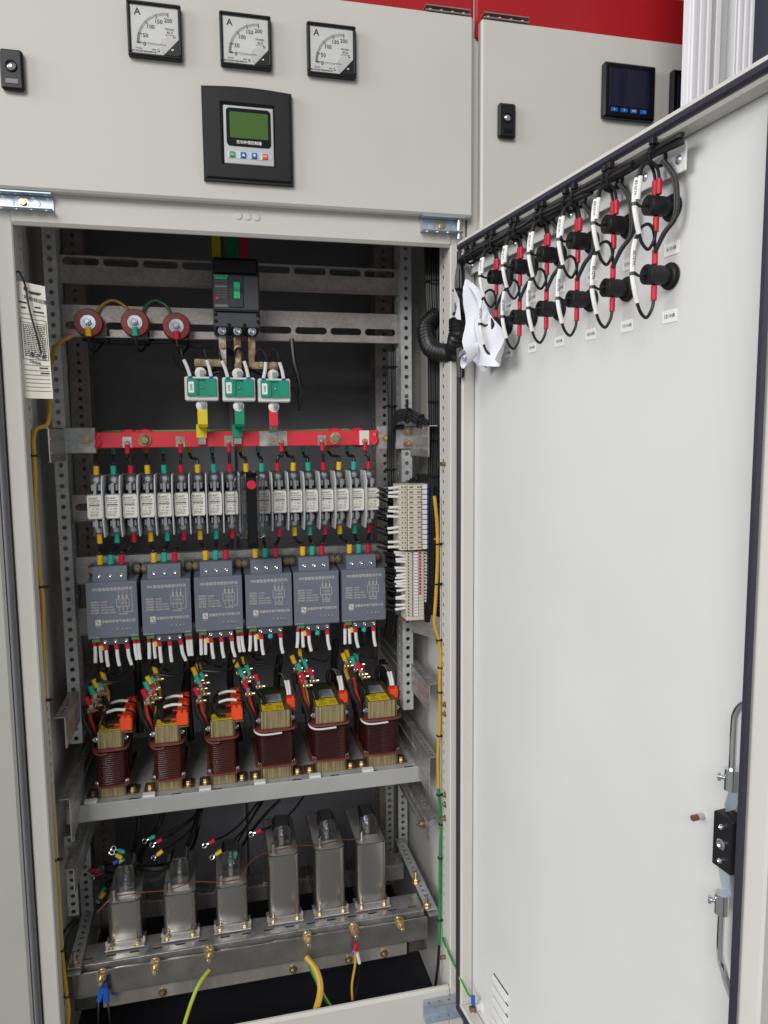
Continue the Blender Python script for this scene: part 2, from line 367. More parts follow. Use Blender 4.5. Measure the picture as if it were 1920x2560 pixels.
# slotted cross rails
def rail(z0, z1, row, y=.225, pitch=.0725, hl=.0325, hw=.007, mat='galv_warm', x0=.0255, x1=.6815, lip=.012):
    mb = MB()
    if row: mb.perf((x0, y, z0), (1, 0, 0), (0, 0, 1), x1-x0, z1-z0, pitch, [row], hl, hw, t=-.002, n=16)
    else: mb.box(x0, x1, y, y+.002, z0, z1)
    mb.box(x0, x1, y+.0021, y+.022, z1-.002, z1); mb.box(x0, x1, y-lip, y-.0002, z0-.002, z0-.0002, .0005)
    return mb.build('slotted_rail', mat, cab)
rail(1.392, 1.4435, .0405); r2 = rail(1.293, 1.352, .021); rail(.941, .990, .025); rail(.815, .867, None, mat='galv', lip=.002); rail(.712, .765, None, mat='galv_warm', lip=.002)
MB().box(.27, .305, .2235, .2245, 1.297, 1.306).build('rail_tag', 'white_print', r2)
MB().text('1T-05', .008, (.288, .2232, 1.3015)).build('lettering', 'print_dark', r2)
# side rails
def side_rail(z0, z1, y0=.064, y1=.5, rows=2, hl=.0045, hw=.0028, pitch=.013):
    for s, xa in ((1, .700), (-1, .0235)):
        mb = MB(); hgt = z1-z0; rr = [hgt*.3, hgt*.7] if rows == 2 else [hgt*.5]
        mb.perf((xa, y0, z0), (0, 1, 0), (0, 0, 1), y1-y0, hgt, pitch, rr, hw, hl, t=-.002 if s > 0 else .002, n=8)
        mb.perf((xa if s > 0 else xa-.0185, y0, z1+.0005), (0, 1, 0), (1, 0, 0), y1-y0, .0185, .0165, [.0095], .0048, .0024, t=-.0018, n=8)
        mb.build('side_rail', 'galv', cab)
side_rail(.547, .605); side_rail(.372, .452); side_rail(.27, .318); side_rail(1.058, 1.118, y1=.198)
mb = MB(); mb.box(.7, .7225, .066, .36, .108, .112); mb.cut().box(.001, .0235, .066, .36, .108, .112); mb.build('floor_rail', 'galv', cab)
# bolts on the right upright
mb = MB()
for py in (1762, 1785, 1988, 2012, 2046): mb2 = V((.7231, .03, at(1108, py, .03).z)); hexbolt(mb.cut(), mb2, (-1, 0, 0), .0045, .004)
for py in (2046, 2392): q = V((.7231, .028, at(1112, py, .028).z)); mb.cut().cyl(q, q+V((-.012, 0, 0)), .004)
q = V((.7231, .03, at(1112, 1160, .03).z)); mb.cut().cyl(q, q+V((-.012, 0, 0)), .004); hexbolt(mb.cut(), (.699, .1, .292), (-1, 0, 0), .006, .008, stud=.016)
mb.build('frame_bolt', 'brass_dull', cab)
# hinges
def hinge(x0, x1, z0, z1, parent, mat, bolt=True):
    mb = MB().box(x0, x1, -.0045, -.0025, z0+.001, z1-.001)
    for z, w_ in ((z0, 1), (z1, 1)): mb.perf((x0, -.022, z), (1, 0, 0), (0, 1, 0), x1-x0, .0195, (x1-x0)/4, [.0095], .0032, .0032, t=-.0016, n=10)
    for k in (.28, .72): mb.lathe((x0+(x1-x0)*k, -.0046, (z0+z1)/2), F, [(0, .0062), (.0007, .0058), (.0008, .0045)], 14)
    o = mb.build('hinge', mat, parent)
    if bolt: b = MB(); hexbolt(b, ((x0+x1)/2, -.0046, (z0+z1)/2), F, .0052, .005); b.build('hinge_bolt', 'brass', o)
    return o
hinge(-.024, .063, 1.4557, 1.4785, cab, 'zinc_blue'); hr = hinge(.6655, .7425, 1.4575, 1.4805, cab, 'zinc_blue')
MB().cyl((.735, -.012, 1.447), (.735, -.012, 1.486), .004).build('hinge_pin', 'zinc', hr)
hinge(.666, .748, -.052, -.018, cab, 'zinc_blue', False)
hinge(.672, .752, 1.8185, 1.826, cab, 'steel_dark', False)

# neighbouring cabinets
nb = thing('right_cabinet', 'closed pale grey cabinet right of the open one with black square power meters', 'cabinet', (1.15, .3, -.5))
MB().box(.7555, .785, 0, .05, -.5, 1.95, .002).build('upright', 'paint', nb)
MB().box(.786, 1.5, .004, .6, -.5, 1.9).build('body', 'paint', nb)
MB().box(W+.044, 1.5, -.006, .05, 1.79, 1.905, .004).build('red_band', 'red_paint', nb)
MB().box(.7725, 1.45, -.022, -.002, 1.462, 1.8165, .0035).build('upper_door', 'paint', nb)
MB().box(.7725, 1.45, -.022, -.002, .0, 1.452, .0035).build('lower_door', 'paint', nb)
hinge(.777, .862, 1.8185, 1.826, nb, 'steel_dark', False)
nl = thing('left_cabinet', 'closed grey green cabinet at the left edge of the picture', 'cabinet', (-.4, .3, -.5))
MB().box(-.8, -.0385, -.022, -.002, -.5, 1.452, .004).build('lower_door', 'paint_green', nl)
MB().box(-.8, -.0305, .002, .6, -.5, 1.9).build('body', 'paint_green', nl)
MB().box(-.0375, -.0335, -.016, .001, -.5, 1.452, .001).build('door_seal', 'back_grey', nl)

# ================================================================== swung-out lower door
ANG = .1009; HNG = V((.7292, -.0288, 0)); DD = V((math.sin(ANG), -math.cos(ANG), 0)); NN = V((-math.cos(ANG), -math.sin(ANG), 0))
def dp(u, n, z): return HNG + DD*u + NN*n + V((0, 0, z))
UE, ZT, ZB, DEP = .697, 1.4395, -.030, .025
door = MB().box(-.004, UE, -DEP-.002, -DEP, ZB, ZT).map(dp).build('door', 'paint_sheet', cab, 'pale grey lower door swung open, inner side showing')
rw = .022
rim = MB()
for a in ((-.006, UE+.003, ZT-rw, ZT), (-.006, UE+.003, ZB, ZB+rw), (-.006, rw-.006, ZB+rw, ZT-rw), (UE+.003-.036, UE+.003, ZB+rw, ZT-rw)):
    rim.box(a[0], a[1], -DEP+.0004, 0, a[2], a[3], .0025)
rim.map(dp).build('door_rim', 'paint', door)
g = MB()
gz0, gz1, gu0, gu1, gw = ZB+.0075, ZT-.0075, .0015, UE-.0205, .0105
for a in ((gu0, gu1, gz1-gw, gz1), (gu0, gu1, gz0, gz0+gw), (gu0, gu0+gw, gz0+gw, gz1-gw), (gu1-gw, gu1, gz0+gw, gz1-gw)): g.box(a[0], a[1], .0002, .006, a[2], a[3], .003)
g.map(dp).build('gasket', 'gasket', door)
# louvres at the foot of the door
for k in range(5):
    z = .116 - k*.0215; lv = MB()
    lv.rings([[(.105+t*.0, -DEP+d, z+dz-.0) for d, dz in ((0, 0), (.005, -.003), (.006, -.007), (0, -.0075))] if t < 0 else [(.100+t*.06, -DEP+d, z+dz) for d, dz in ((0, .002), (.0055*s_, -.003), (.0065*s_, -.008), (.0001, -.0085))] for t, s_ in ((0, .05), (.02, .8), (.06, 1), (.94, 1), (.98, .8), (1, .05))])
    lv.map(dp).build('louvre', 'paint_sheet', door)
    MB().box(.103, .157, -DEP+.0002, -DEP+.0008, z+.0024, z+.0052).map(dp).build('louvre_slot', 'black', door)
# earth stud with bonding lead
st = MB().lathe((.05, -DEP, .012), (0, 1, 0), [(0, .014), (.002, .013), (.004, .007), (.012, .006)], 16); st.map(dp).build('weld_stud', 'paint_sheet', door)
st = MB(); st.lathe((.05, -DEP+.012, .012), (0, 1, 0), [(0, .009), (.002, .009), (.0021, .0065), (.010, .0065)], 6); st.map(dp).build('stud_nut', 'copper_bar', door)
be = thing('bonding_lead', 'thin green yellow bonding lead from the frame to the foot of the open door', 'cable', at(1108, 2345, .02))
p0, p1 = at(1108, 2345, .03), dp(.05, -DEP+.016, .026)
mid = [p0, p0.lerp(p1, .12)+V((-.004, -.01, .004)), p0.lerp(p1, .45)+V((0, -.02, -.008)), p0.lerp(p1, .75)+V((0, -.012, -.008)), p1+V((0, 0, .008))]
MB().tube(mid, .0026, 8).build('core_sheath', 'green_cable', be)
MB().tube([m_+V((-.0012, -.0012, 0)) for m_ in mid[1:]], .0016, 6).build('yellow_stripe', 'lime_cable', be)
sl = MB(); sleeve(sl, p1+V((0, 0, .012)), p1+V((0, 0, -.004)), .0042); sl.build('ferrule', 'blue', be)
# red tipped pin
pn = MB().cyl((.592, -DEP, .675), (.592, -DEP+.008, .675), .0035).map(dp).build('pin', 'silver', door)
MB().cyl((.592, -DEP+.008, .675), (.592, -DEP+.015, .675), .0033).map(dp).build('pin_tip', 'bobbin', pn)
# rod lock
lk = thing('rod_lock', 'black lock box with chrome rods on the inner side of the open door', 'lock', dp(.64, -DEP, .66))
mb = MB().box(.6275, .654, -DEP+.0005, -.004, .645, .704, .0015).map(dp); mb.build('lock_box', 'black', lk)
mb = MB()
for z, r in ((.674, .0058), (.693, .0032), (.656, .0032)): mb.cut().lathe((.6415, -.0038, z), (0, 1, 0), [(0, r), (.002, r), (.0035, r*.75), (.002, r*.5), (.0015, r*.1)], 14)
mb.map(dp); mb.build('screw', 'chrome', lk)
rods = [[(.6465, -.008, .745), (.6465, -.008, .80), (.6484, -.008, .817), (.6577, -.009, .8306), (.676, -.012, .842)], [(.6405, -.008, .60), (.641, -.008, .55), (.6464, -.008, .5355), (.6538, -.009, .5186), (.670, -.012, .494)]]
for r_ in rods: MB().tube(r_, .0037, 10, 6).map(dp).build('rod', 'chrome', lk)
for zc, s_, uc_ in ((.746, 1, .6465), (.607, -1, .6405)):
    cpl = MB().cyl((uc_, -.008, zc-.011), (uc_, -.008, zc+.011), .0075, n=18).map(dp).build('coupler', 'chrome', lk)
    MB().lathe((uc_-.004, -.005, zc), (-1, .9, 0), [(0, .0025), (.005, .0025), (.0051, .0046), (.008, .0046), (.0088, .003)], 12).map(dp).build('set_screw', 'chrome', cpl)
    z0 = zc - s_*.011
    MB().prism([(uc_-.007, z0), (uc_+.006, z0), (uc_+.001, z0 - s_*.022), (uc_-.012, z0 - s_*.032), (uc_-.014, z0 - s_*.024)], lambda u, v, n: dp(u, n, v), -.016, -.014).build('link_plate', 'zinc_blue', lk)
# ================================================================== instruments on the upper doors
DY = -.0222                                              # face of the upper doors
def ammeter():
    t = thing('ammeter', '', 'meter', (0, 0, 0), 'ammeters on the upper door')
    fr = MB()
    for a in ((-.04, .04, .0352, .04), (-.04, .04, -.04, -.0352), (-.04, -.0352, -.0352, .0352), (.0352, .04, -.0352, .0352)): fr.box(a[0], a[1], -.012, 0, a[2], a[3], .0018)
    fr.box(-.036, .036, -.004, -.001, -.036, .036)
    fr.build('bezel', 'black', t)
    dial = MB().prism([(-.0352, -.0352), (.0125, -.0352), (.0352, -.011), (.0352, .0352), (-.0352, .0352)], lambda u, v, w_: (u, w_, v), -.0075, -.004).build('dial', 'white_print', t)
    MB().prism([(.0128, -.0351), (.0351, -.0351), (.0351, -.0113)], lambda u, v, w_: (u, w_, v), -.0108, -.004).build('corner_cover', 'black', t)
    m = MB().prism([(.021+.0135*math.cos(a)*(1 if math.cos(a)+math.sin(-a) < .9 else .55), -.021+.0135*math.sin(a)*(1 if math.cos(a)-math.sin(a) < .9 else .55)) for a in [2*math.pi*i/20 for i in range(20)]], lambda u, v, w_: (u, w_, v), -.0092, -.0076); m.build('pivot_cover', 'white_plastic', dial)
    px, pz, rr = .0205, -.0195, .0475
    tk = MB()
    def tick(ang, r0, r1, hw):
        a = math.radians(ang); d = V((-math.cos(a), 0, math.sin(a))); n = V((math.sin(a), 0, math.cos(a)))*hw; o = V((px, -.0079, pz))
        tk.poly([o+d*r0-n, o+d*r1-n, o+d*r1+n, o+d*r0+n])
    marks = [0, 18, 43, 66.5, 90]
    for i in range(4):
        for k in range(10): tick(marks[i]+(marks[i+1]-marks[i])*k/10, rr-(.0065 if k == 0 else .0042), rr, .0006 if k == 0 else .00034)
    tick(90, rr-.0065, rr, .0006)
    for s, ang in zip(('0', '50', '100', '150', '200'), marks):
        a = math.radians(ang if ang else -2); tk.text(s, .0082, (px-math.cos(a)*(rr-.0115), -.0079, pz+math.sin(a)*(rr-.0115)))
    tk.text('A', .0140, (-.0245, -.0079, .025)); tk.text('TENGEN', .0036, (.022, -.0079, .004)); tk.text('6L2', .0046, (.0225, -.0079, -.0005), sx=1.3); tk.text('GB/T7676-1998', .0022, (.0225, -.0079, -.0045))
    tk.text('浙江天正电气股份有限公司', .0030, (-.0165, -.0079, -.0315)); tk.text('TENGEN', .0026, (-.024, -.0079, -.0275)); tk.text('200/5', .0026, (-.002, -.0079, -.0275))
    tk.build('scale_print', 'print_dark', dial, smooth=0)
    nd = MB().prism([(px-.004, pz-.0009), (px-.004, pz-.0003), (px-.046, pz+.0006), (px-.046, pz+.0002)], lambda u, v, w_: (u, w_, v), -.0096, -.0092); nd.build('needle', 'print_dark', dial)
    sw = MB(); screw(sw, (.0045, -.0076, -.028), F, .0022, .0012); screw(sw.cut(), (.0285, -.0076, -.006), F, .002, .0012); screw(sw.cut(), (.026, -.0109, -.027), F, .0018, .0008); sw.build('adjust_screw', 'zinc', t)
    MB().poly([(-.0352, -.0112, -.0352), (.0125, -.0112, -.0352), (.0352, -.0112, -.011), (.0352, -.0112, .0352), (-.0352, -.0112, .0352)]).build('glass', 'meter_glass', t)
    return t
am = ammeter(); am_x = [(.2285, 'leftmost of the three black framed ammeters above the controller'), (.3683, 'middle one of the three black framed ammeters above the controller'), (.5076, 'rightmost of the three black framed ammeters above the controller')]
for i, (x, lb) in enumerate(am_x):
    if i == 0: am.scale = (1.0147, 1, 1.0147); am.location = (x, DY, 1.731); am['label'] = lb
    else: copy_tree(am, (x, DY, 1.731), lb)
# power factor controller
ct = thing('power_factor_controller', 'black square controller with green display and four coloured buttons below the ammeters', 'controller', (.368, DY, 1.5847))
def cw(mb, n, m, par=ct, **k):
    mb.v = [p + V((.368, DY, 1.5847)) for p in mb.v]; return mb.build(n, m, par, **k)
top = [(-.072+.144*i/12, .072 + .0035*math.sin(math.pi*i/12)) for i in range(13)]
outer = [(-.072, -.072), (.072, -.072)] + top[::-1]
cw(MB().prism([(u, v) for u, v in outer], lambda u, v, w_: (u, w_, v), -.008, 0), 'bezel', 'black')
inner = [(u*.962, v*.962) for u, v in outer]
o_ = MB()
o_.rings([[(u, -.0081, v) for u, v in inner], [(u*.965, -.0125, v*.965) for u, v in inner]], False, False)
hx0, hx1, hz0, hz1 = -.044, .044, -.047, .05
a_, b_ = [(u*.965, -.0125, v*.965) for u, v in inner], None
q_ = [(hx0, -.0125, hz0), (hx1, -.0125, hz0), (hx1, -.0125, hz1), (hx0, -.0125, hz1)]
o_.poly([a_[0], a_[1], q_[1], q_[0]]); o_.poly([a_[1], a_[2], q_[2], q_[1]]); o_.poly(a_[2:15] + [q_[3], q_[2]]); o_.poly([a_[14], a_[0], q_[0], q_[3]])
r_ = [(-.039, -.0082, -.0455), (.0415, -.0082, -.0455), (.0415, -.0082, .0455), (-.039, -.0082, .0455)]
o_.rings([q_, r_], False, False); cw(o_, 'bezel_face', 'black')
pnl = cw(MB().box(-.0388, .0412, -.0112, -.0083, -.0453, .0453, .0012), 'panel', 'silver')
def rrect(x0, x1, z0, z1, r, n=5):
    out = []
    for cx, cz, a0 in ((x1-r, z1-r, 0), (x0+r, z1-r, 90), (x0+r, z0+r, 180), (x1-r, z0+r, 270)):
        for i in range(n+1): a = math.radians(a0+90*i/n); out.append((cx+r*math.cos(a), cz+r*math.sin(a)))
    return out
cw(MB().prism(rrect(-.0345, .0365, -.0175, .041, .006), lambda u, v, w_: (u, w_, v), -.0122, -.0113), 'screen_frame', 'black_gloss', pnl)
cw(MB().prism(rrect(-.029, .032, -.005, .035, .002), lambda u, v, w_: (u, w_, v), -.0126, -.0123), 'display', 'lcd', pnl)
cw(MB().text('无功补偿控制器', .0058, (.001, -.0125, -.0115)), 'lettering', 'white_print', pnl, smooth=0)
cw(MB().prism([(-.036, -.031), (-.031, -.0255), (.0335, -.0255), (.0385, -.031), (.0335, -.0365), (-.031, -.0365)], lambda u, v, w_: (u, w_, v), -.0116, -.0113), 'button_strip', 'zinc_blue', pnl)
M('btn_green', (70, 150, 80), .35); M('btn_blue', (24, 96, 180), .35); M('btn_red', (224, 84, 50), .35)
for x, m_, s in ((-.026, 'btn_green', 'ESC'), (-.0085, 'btn_blue', '▲'), (.009, 'btn_blue', '▼'), (.0265, 'btn_red', 'ENT')):
    b_ = cw(MB().box(x-.0045, x+.0045, -.0135, -.0117, -.0355, -.0265, .0008), 'button', m_, pnl)
    cw(MB().box(x-.0058, x-.0047, -.0132, -.0117, -.036, -.0262), 'button_edge', 'white_plastic', pnl)
    if len(s) == 1:
        sg = 1 if s == '▲' else -1; cw(MB().poly([(x-.0025, -.0137, -.031-.002*sg), (x+.0025, -.0137, -.031-.002*sg), (x, -.0137, -.031+.0026*sg)]), 'symbol', 'white_print', pnl, smooth=0)
    else: cw(MB().text(s, .0036, (x, -.0137, -.031)), 'symbol', 'white_print', pnl, smooth=0)
# door locks
def lock(loc, w_, h_, label):
    t = thing('door_lock', label, 'lock', loc, 'black door locks'); x, y, z = loc
    mb = MB().box(x-w_/2, x+w_/2, y-.011, y, z-h_/2, z+h_/2, .003); mb.build('escutcheon', 'black', t)
    mb = MB(); mb.lathe((x, y-.0111, z+.004), F, [(0, .0085), (.0015, .0085), (.002, .0068), (-.004, .0062), (-.004, .0002)], 20); mb.build('lock_ring', 'black_gloss', t)
    mb = MB(); mb.lathe((x, y-.0075, z+.004), F, [(0, .0058), (.004, .0055), (.0055, .003), (.0055, .0005)], 14); mb.build('lock_core', 'chrome', t)
    mb = MB().box(x-.009, x+.009, y-.0118, y-.0112, z-h_*.36, z-h_*.24, .0002); mb.build('tab', 'black_gloss', t)
    return t
lock((.0195, DY, 1.6525), .032, .058, 'black door lock left of the ammeters near the picture edge'); lock((.8175, DY, 1.6475), .032, .058, 'black door lock on the right hand cabinet beside the dark gap')
# power meters on the right cabinet
def pmeter(x, label):
    t = thing('power_meter', label, 'meter', (x, DY, 1.7165), 'power meters on the right cabinet'); z = 1.7165
    MB().box(x-.052, x+.052, DY-.014, DY, z-.0475, z+.0475, .003).build('housing', 'black_gloss', t)
    s_ = MB().box(x-.041, x+.038, DY-.0146, DY-.0141, z-.028, z+.036).build('screen', 'screen', t)
    for k, c in enumerate(('←', '→', 'SET', '↵')):
        bx = x-.0315+k*.0195; b_ = MB().prism([(bx-.0065+.0007*0+u, v) for u, v in ((0, z-.038), (.0115, z-.038), (.013, z-.0365), (.013, z-.0325), (.0115, z-.031), (0, z-.031))], lambda u, v, w_: (u, w_, v), DY-.0152, DY-.0141); b_ = b_.build('button', 'btn_blue', t)
        MB().text(c, .0045, (bx, DY-.0154, z-.0345)).build('symbol', 'white_print', b_, smooth=0)
pmeter(1.0535, 'black square power meter with a row of blue buttons on the right cabinet'); pmeter(1.192, 'black power meter half hidden behind the pale post')
# ================================================================== indicator lamps on the open door
def vd(u, n, z): return DD*u + NN*n + V((0, 0, z))       # offset in door directions
lamp_u = [.138+.0751*i for i in range(6)]; ZU, ZL = 1.349, 1.2748
def lamp(upper):
    t = thing('indicator_lamp', '', 'lamp', (0, 0, 0), 'indicator lamps on the open door')
    mp = lambda mb: mb.map(vd)
    mp(MB().lathe((0, 0, 0), (0, 1, 0), [(0, .0140), (.0015, .0150), (.003, .0150), (.0031, .0135), (.006, .0133), (.007, .0115)], 20)).build('lock_nut', 'black', t)
    bd = mp(MB().lathe((0, .006, 0), (0, 1, 0), [(0, .0092), (.008, .0092), (.0085, .011), (.0285, .011), (.029, .0104)], 22)).build('body', 'black', t)
    mb = MB()
    for z in (.0044, -.0044): mb.cut().lathe((0, .0351, z), (0, 1, 0), [(0, .0028), (.0003, .0028)], 12)
    mp(mb).build('cap_hole', 'black_gloss', bd)
    mb = MB()
    for k, s in enumerate(('KH-DL06-02', 'LED', 'AD16-22DS')): mb.text(s, .0030, (.0127*math.cos(math.radians(200+k*0)), .025, .004-.004*k), ux=(0, -1, 0), uy=(0, 0, 1))
    mb.v = [V((-.01115*math.cos(p.z/.011), p.y, .01115*math.sin(p.z/.011))) for p in mb.v]
    mp(mb).build('lettering', 'print_grey', bd, smooth=0)
    mb = MB(); nrm = MB(); mk = MB(); up = .043 if upper else .052
    # leads on top
    for k, du in enumerate((-.0032, .0032) if upper else (0,)):
        mb.cut(); nrm.cut(); sleeve(mb, (du, .023, .028), (du, .023, .0112), .0034)
        nrm.tube([(du, .023, .028), (du, .026, up-.004), (du*.5, .034, up+.002), (du*.4-.002, .042, up-.003), (-.003+k*.006, .0475, up-.016)], .0019, 7, 5)
    mb.cut(); nrm.cut(); sleeve(mb, (0, .023, -.0115), (0, .023, -.028), .0034)
    nrm.tube([(0, .023, -.027), (0, .025, -.037), (0, .032, -.047), (0, .040, -.042), (0, .0455, -.031)], .0019, 7, 5)
    mk.tube([(-.003, .0475, up-.015), (-.003, .050, up-.028), (-.002, .051, 0), (0, .0495, -.016), (0, .045, -.0315)], .0028, 8, 5)
    if upper: mk.cut().tube([(.003, .0475, up-.015), (.003, .049, up-.028), (.002, .0495, .004)], .0026, 8, 5)
    nrm.cut().tube([(0, .0345, .001), (-.001, .042, -.002), (-.002, .0475, .001)], .0017, 6, 3); nrm.cut().lathe((-.002, .0505, -.002), (0, 0, 1), [(0, .0034), (.004, .0034)], 10)
    MB().text('N-D.28', .0050, vd(-.001, .0507, .012)-FWD*.0036+V((0, 0, .004)), ux=(0, 0, 1), uy=-RGT).build('marker_print', 'print_dark', t, smooth=0)
    mp(mb).build('crimp_sleeve', 'red_sleeve', t); mp(nrm).build('lead', 'wire_black', t); mp(mk).build('wire_marker', 'white_plastic', t)
    return t
for upper, z in ((True, ZU), (False, ZL)):
    lp = lamp(upper)
    for i, u in enumerate(lamp_u):
        lb = 'black indicator lamp in the %s row on the open door, %s from the hinge' % ('upper' if upper else 'lower', ORD[i])
        if i == 0: lp.location = dp(u, -DEP, z); lp['label'] = lb
        else: copy_tree(lp, dp(u, -DEP, z), lb)
        tg = MB().box(u-.012, u+.012, -DEP+.0002, -DEP+.0008, z-.051, z-.037).map(dp)
        tg = one(tg, 'paper_label', 'white_print', 'small white paper label below the %s lamp of the %s row' % (ORD[i], 'upper' if upper else 'lower'), 'label', 'labels under the lamps')
        MB().text('%d/1HR' % (i+1+(0 if upper else 6)), .006, (0, 0, 0), ux=(1, 0, 0), uy=(0, 0, 1)).map(lambda x, y, zz: dp(u+x, -DEP+.001, z-.044+zz)).build('lettering', 'print_dark', tg, smooth=0)
        if upper:
            dw = MB()
            for o2 in (0, .0036): dw.tube([dp(u+.006+o2, -.002, 1.395), dp(u+.017+o2, -.010, 1.372), dp(u+.0175+o2, -.012, 1.335), dp(u+.007+o2, -.006, 1.318), dp(u+.002, .0, 1.298)], .0021, 7, 4)
            one(dw, 'drop_wire', 'wire_black', 'black wire pair dropping behind the %s lamp column on the door' % ORD[i], 'wire', 'wires between the lamp rows')
# mounting strip and cable loom on the door
ms = thing('cable_strip', 'pale flat strip along the lamps carrying the black loom', 'strip', dp(.27, -DEP, 1.39))
MB().box(.012, .545, -DEP+.010, -DEP+.0125, 1.378, 1.408, .0008).map(dp).build('strip', 'paint_sheet', ms)
mb = MB()
for u in (.03, .18, .33, .48, .535): mb.cut().lathe((u, -DEP+.0126, 1.392), (0, 1, 0), [(0, .005), (.0015, .005), (.003, .003)], 12)
mb.map(dp).build('strip_screw', 'zinc', ms)
for u in (.03, .18, .33, .48): MB().box(u-.004, u+.004, -DEP+.0002, -DEP+.0098, 1.386, 1.400).map(dp).build('spacer', 'zinc', ms)
lm = thing('door_loom', 'black cable loom running along the top of the open door above the lamps', 'cable loom', dp(.27, 0, 1.40))
random.seed(3)
for k in range(9):
    a = 2*math.pi*k/8; oz, on = (.0055*math.cos(a), .0055*math.sin(a)) if k < 8 else (0, 0); end = [.555, .48, .48, .40, .34, .28, .20, .13, .555][k]
    pts = [dp(.022+on*.8, .006+oz*.6, 1.20), dp(.022+on, .008+oz, 1.30), dp(.022+on, .008+oz, 1.375), dp(.028, .006+on, 1.398+oz*.5)]
    u = .06
    while u < end: pts.append(dp(u, .002+on+random.uniform(-.001, .001), 1.402+oz+random.uniform(-.0012, .0012))); u += .035
    pts.append(dp(end, .000+on, 1.402+oz)); MB().tube(pts, .0034, 7, 4).build('loom_cable', 'wire_black', lm)
for u in [.045, .07, .12, .14, .2, .215, .275, .29, .345, .365, .43, .44, .515]:
    mb = MB().tube([dp(u, .0+.0115*math.cos(a), 1.402+.0115*math.sin(a)) for a in [2*math.pi*i/12 for i in range(13)]], .0022, 6, 1).build('cable_tie', 'black', lm)
    MB().box(u-.0035, u+.0035, .002, .010, 1.412, 1.4195, .001).map(dp).build('tie_head', 'black', lm)
for z in (1.35, 1.31, 1.26): MB().tube([dp(.022+.0115*math.cos(a), .008+.0115*math.sin(a), z) for a in [2*math.pi*i/12 for i in range(13)]], .0022, 6, 1).build('cable_tie', 'black', lm)
# corrugated hose from the cabinet to the door
hs = MB(); hp = spline([V((.731, .10, 1.335)), V((.706, .095, 1.305)), V((.706, .06, 1.262)), V((.728, .005, 1.250)), dp(.022, .012, 1.268), dp(.022, .010, 1.30)], 14)
one(hs.tube(hp, lambda t: .0155 + (.0025 if int(t*70) % 2 else 0), 14, 1), 'corrugated_hose', 'wire_black', 'black corrugated hose bridging the cabinet and the open door', 'hose')
# crumpled papers tied to the loom
pr = thing('rolled_paper', 'crumpled white paper sheets hanging from the loom near the hinge', 'paper', dp(.10, 0, 1.22))
mb = MB(); rows = []
for i in range(15):
    s = i/14; z = 1.352 - .142*s; w0 = .009 + .043*min(1, s*1.5); row = []
    for j in range(17):
        t = j/16; u = .085 + w0*(t-.35)*2.0 - .012*(1-s) + .03*s; n = .012 + .018*math.sin(t*9+s*4)*(.35+.65*s)*(1-.3*t) + .006*math.sin(s*11+t*3)
        row.append(dp(u, n, z + .006*math.sin(t*6) + .012*(t-.5)*s))
    rows.append(row)
vs = [p for r in rows for p in r]; mb.add(vs, [(i*17+j, i*17+j+1, (i+1)*17+j+1, (i+1)*17+j) for i in range(14) for j in range(16)]); mb.build('sheet', 'paper_white', pr, smooth=60)
mb = MB(); rows = []
for i in range(24):
    a = i/23*2.7*math.pi+.6; r = .0035+.0013*a; rows.append((r*math.cos(a), r*math.sin(a)))
vs = []
for k in (0, 1, 2):
    for a, b in rows: vs.append(dp(.112+a*(1+.15*k)+.006*k, .022+.014*k, 1.236+b*(1+.15*k)-.009*k))
mb.add(vs, [(q*24+i, q*24+i+1, (q+1)*24+i+1, (q+1)*24+i) for q in (0, 1) for i in range(23)]); mb.build('roll', 'paper_white', pr, smooth=60)
mb = MB(); mb.add([dp(.012, .012, 1.315), dp(.034, .026, 1.355), dp(.045, .02, 1.33), dp(.048, .018, 1.295), dp(.03, .022, 1.30)], [(0, 1, 2, 4), (2, 3, 4)]); mb.build('sheet_corner', 'paper_white', pr, smooth=0)
# ================================================================== upper bay: insulators, breaker, transformers
def wire(pts, r, mat, name, label, cat='wire', group=None, n=7, steps=5):
    return one(MB().tube(pts, r, n, steps), name, mat, label, cat, group)
ins_p = [((.0761, .225, 1.3147), 'yellow_sleeve', 'yellow'), ((.1594, .225, 1.3169), 'teal_sleeve', 'green'), ((.235, .225, 1.3121), 'red_sleeve', 'red')]
for k, (p, sm, nm) in enumerate(ins_p):
    t = thing('standoff_insulator', 'dark red round insulator with a %s sleeved wire on its bolt' % nm, 'insulator', p, 'round insulators on the slotted rail'); p = V(p)
    MB().lathe(p, F, [(0, .019), (.010, .023), (.018, .0262), (.031, .0262), (.034, .0245), (.0345, .013)], 28).build('insulator_body', 'red_ins', t)
    mb = MB(); mb.lathe(p, F, [(.0346, .0135), (.0362, .0135)], 20); mb.lathe(p, F, [(.0362, .0105), (.0378, .0105)], 18); hexbolt(mb, p+V((0, -.0378, 0)), F, .0066, .005, False, .012); mb.build('terminal_bolt', 'zinc', t)
    mb = MB(); sleeve(mb, p+V((0, -.037, -.009)), p+V((0, -.037, -.026)), .0058); mb.build('crimp_sleeve', sm, t)
    MB().tube([p+V((0, -.037, -.025)), p+V((.002, -.036, -.045)), p+V((.008, -.02, -.052)), p+V((.018, .0, -.036)), p+V((.03, .006, -.024))], .0026).build('lead', 'wire_black', t)
a, b, c = [V(q[0]) for q in ins_p]
wire([a+V((.01, -.012, .018)), a+V((.022, -.008, .036)), a+V((.042, -.006, .047)), a+V((.064, -.008, .036)), b+V((-.01, -.012, .018))], .0029, 'yellow_cable', 'jumper_wire', 'yellow wire arching between the left two red insulators')
wire([b+V((.01, -.012, .018)), b+V((.020, -.008, .036)), b+V((.036, -.006, .047)), b+V((.058, -.008, .036)), c+V((-.01, -.012, .018))], .0029, 'green_cable', 'jumper_wire', 'green wire arching between the right two red insulators')
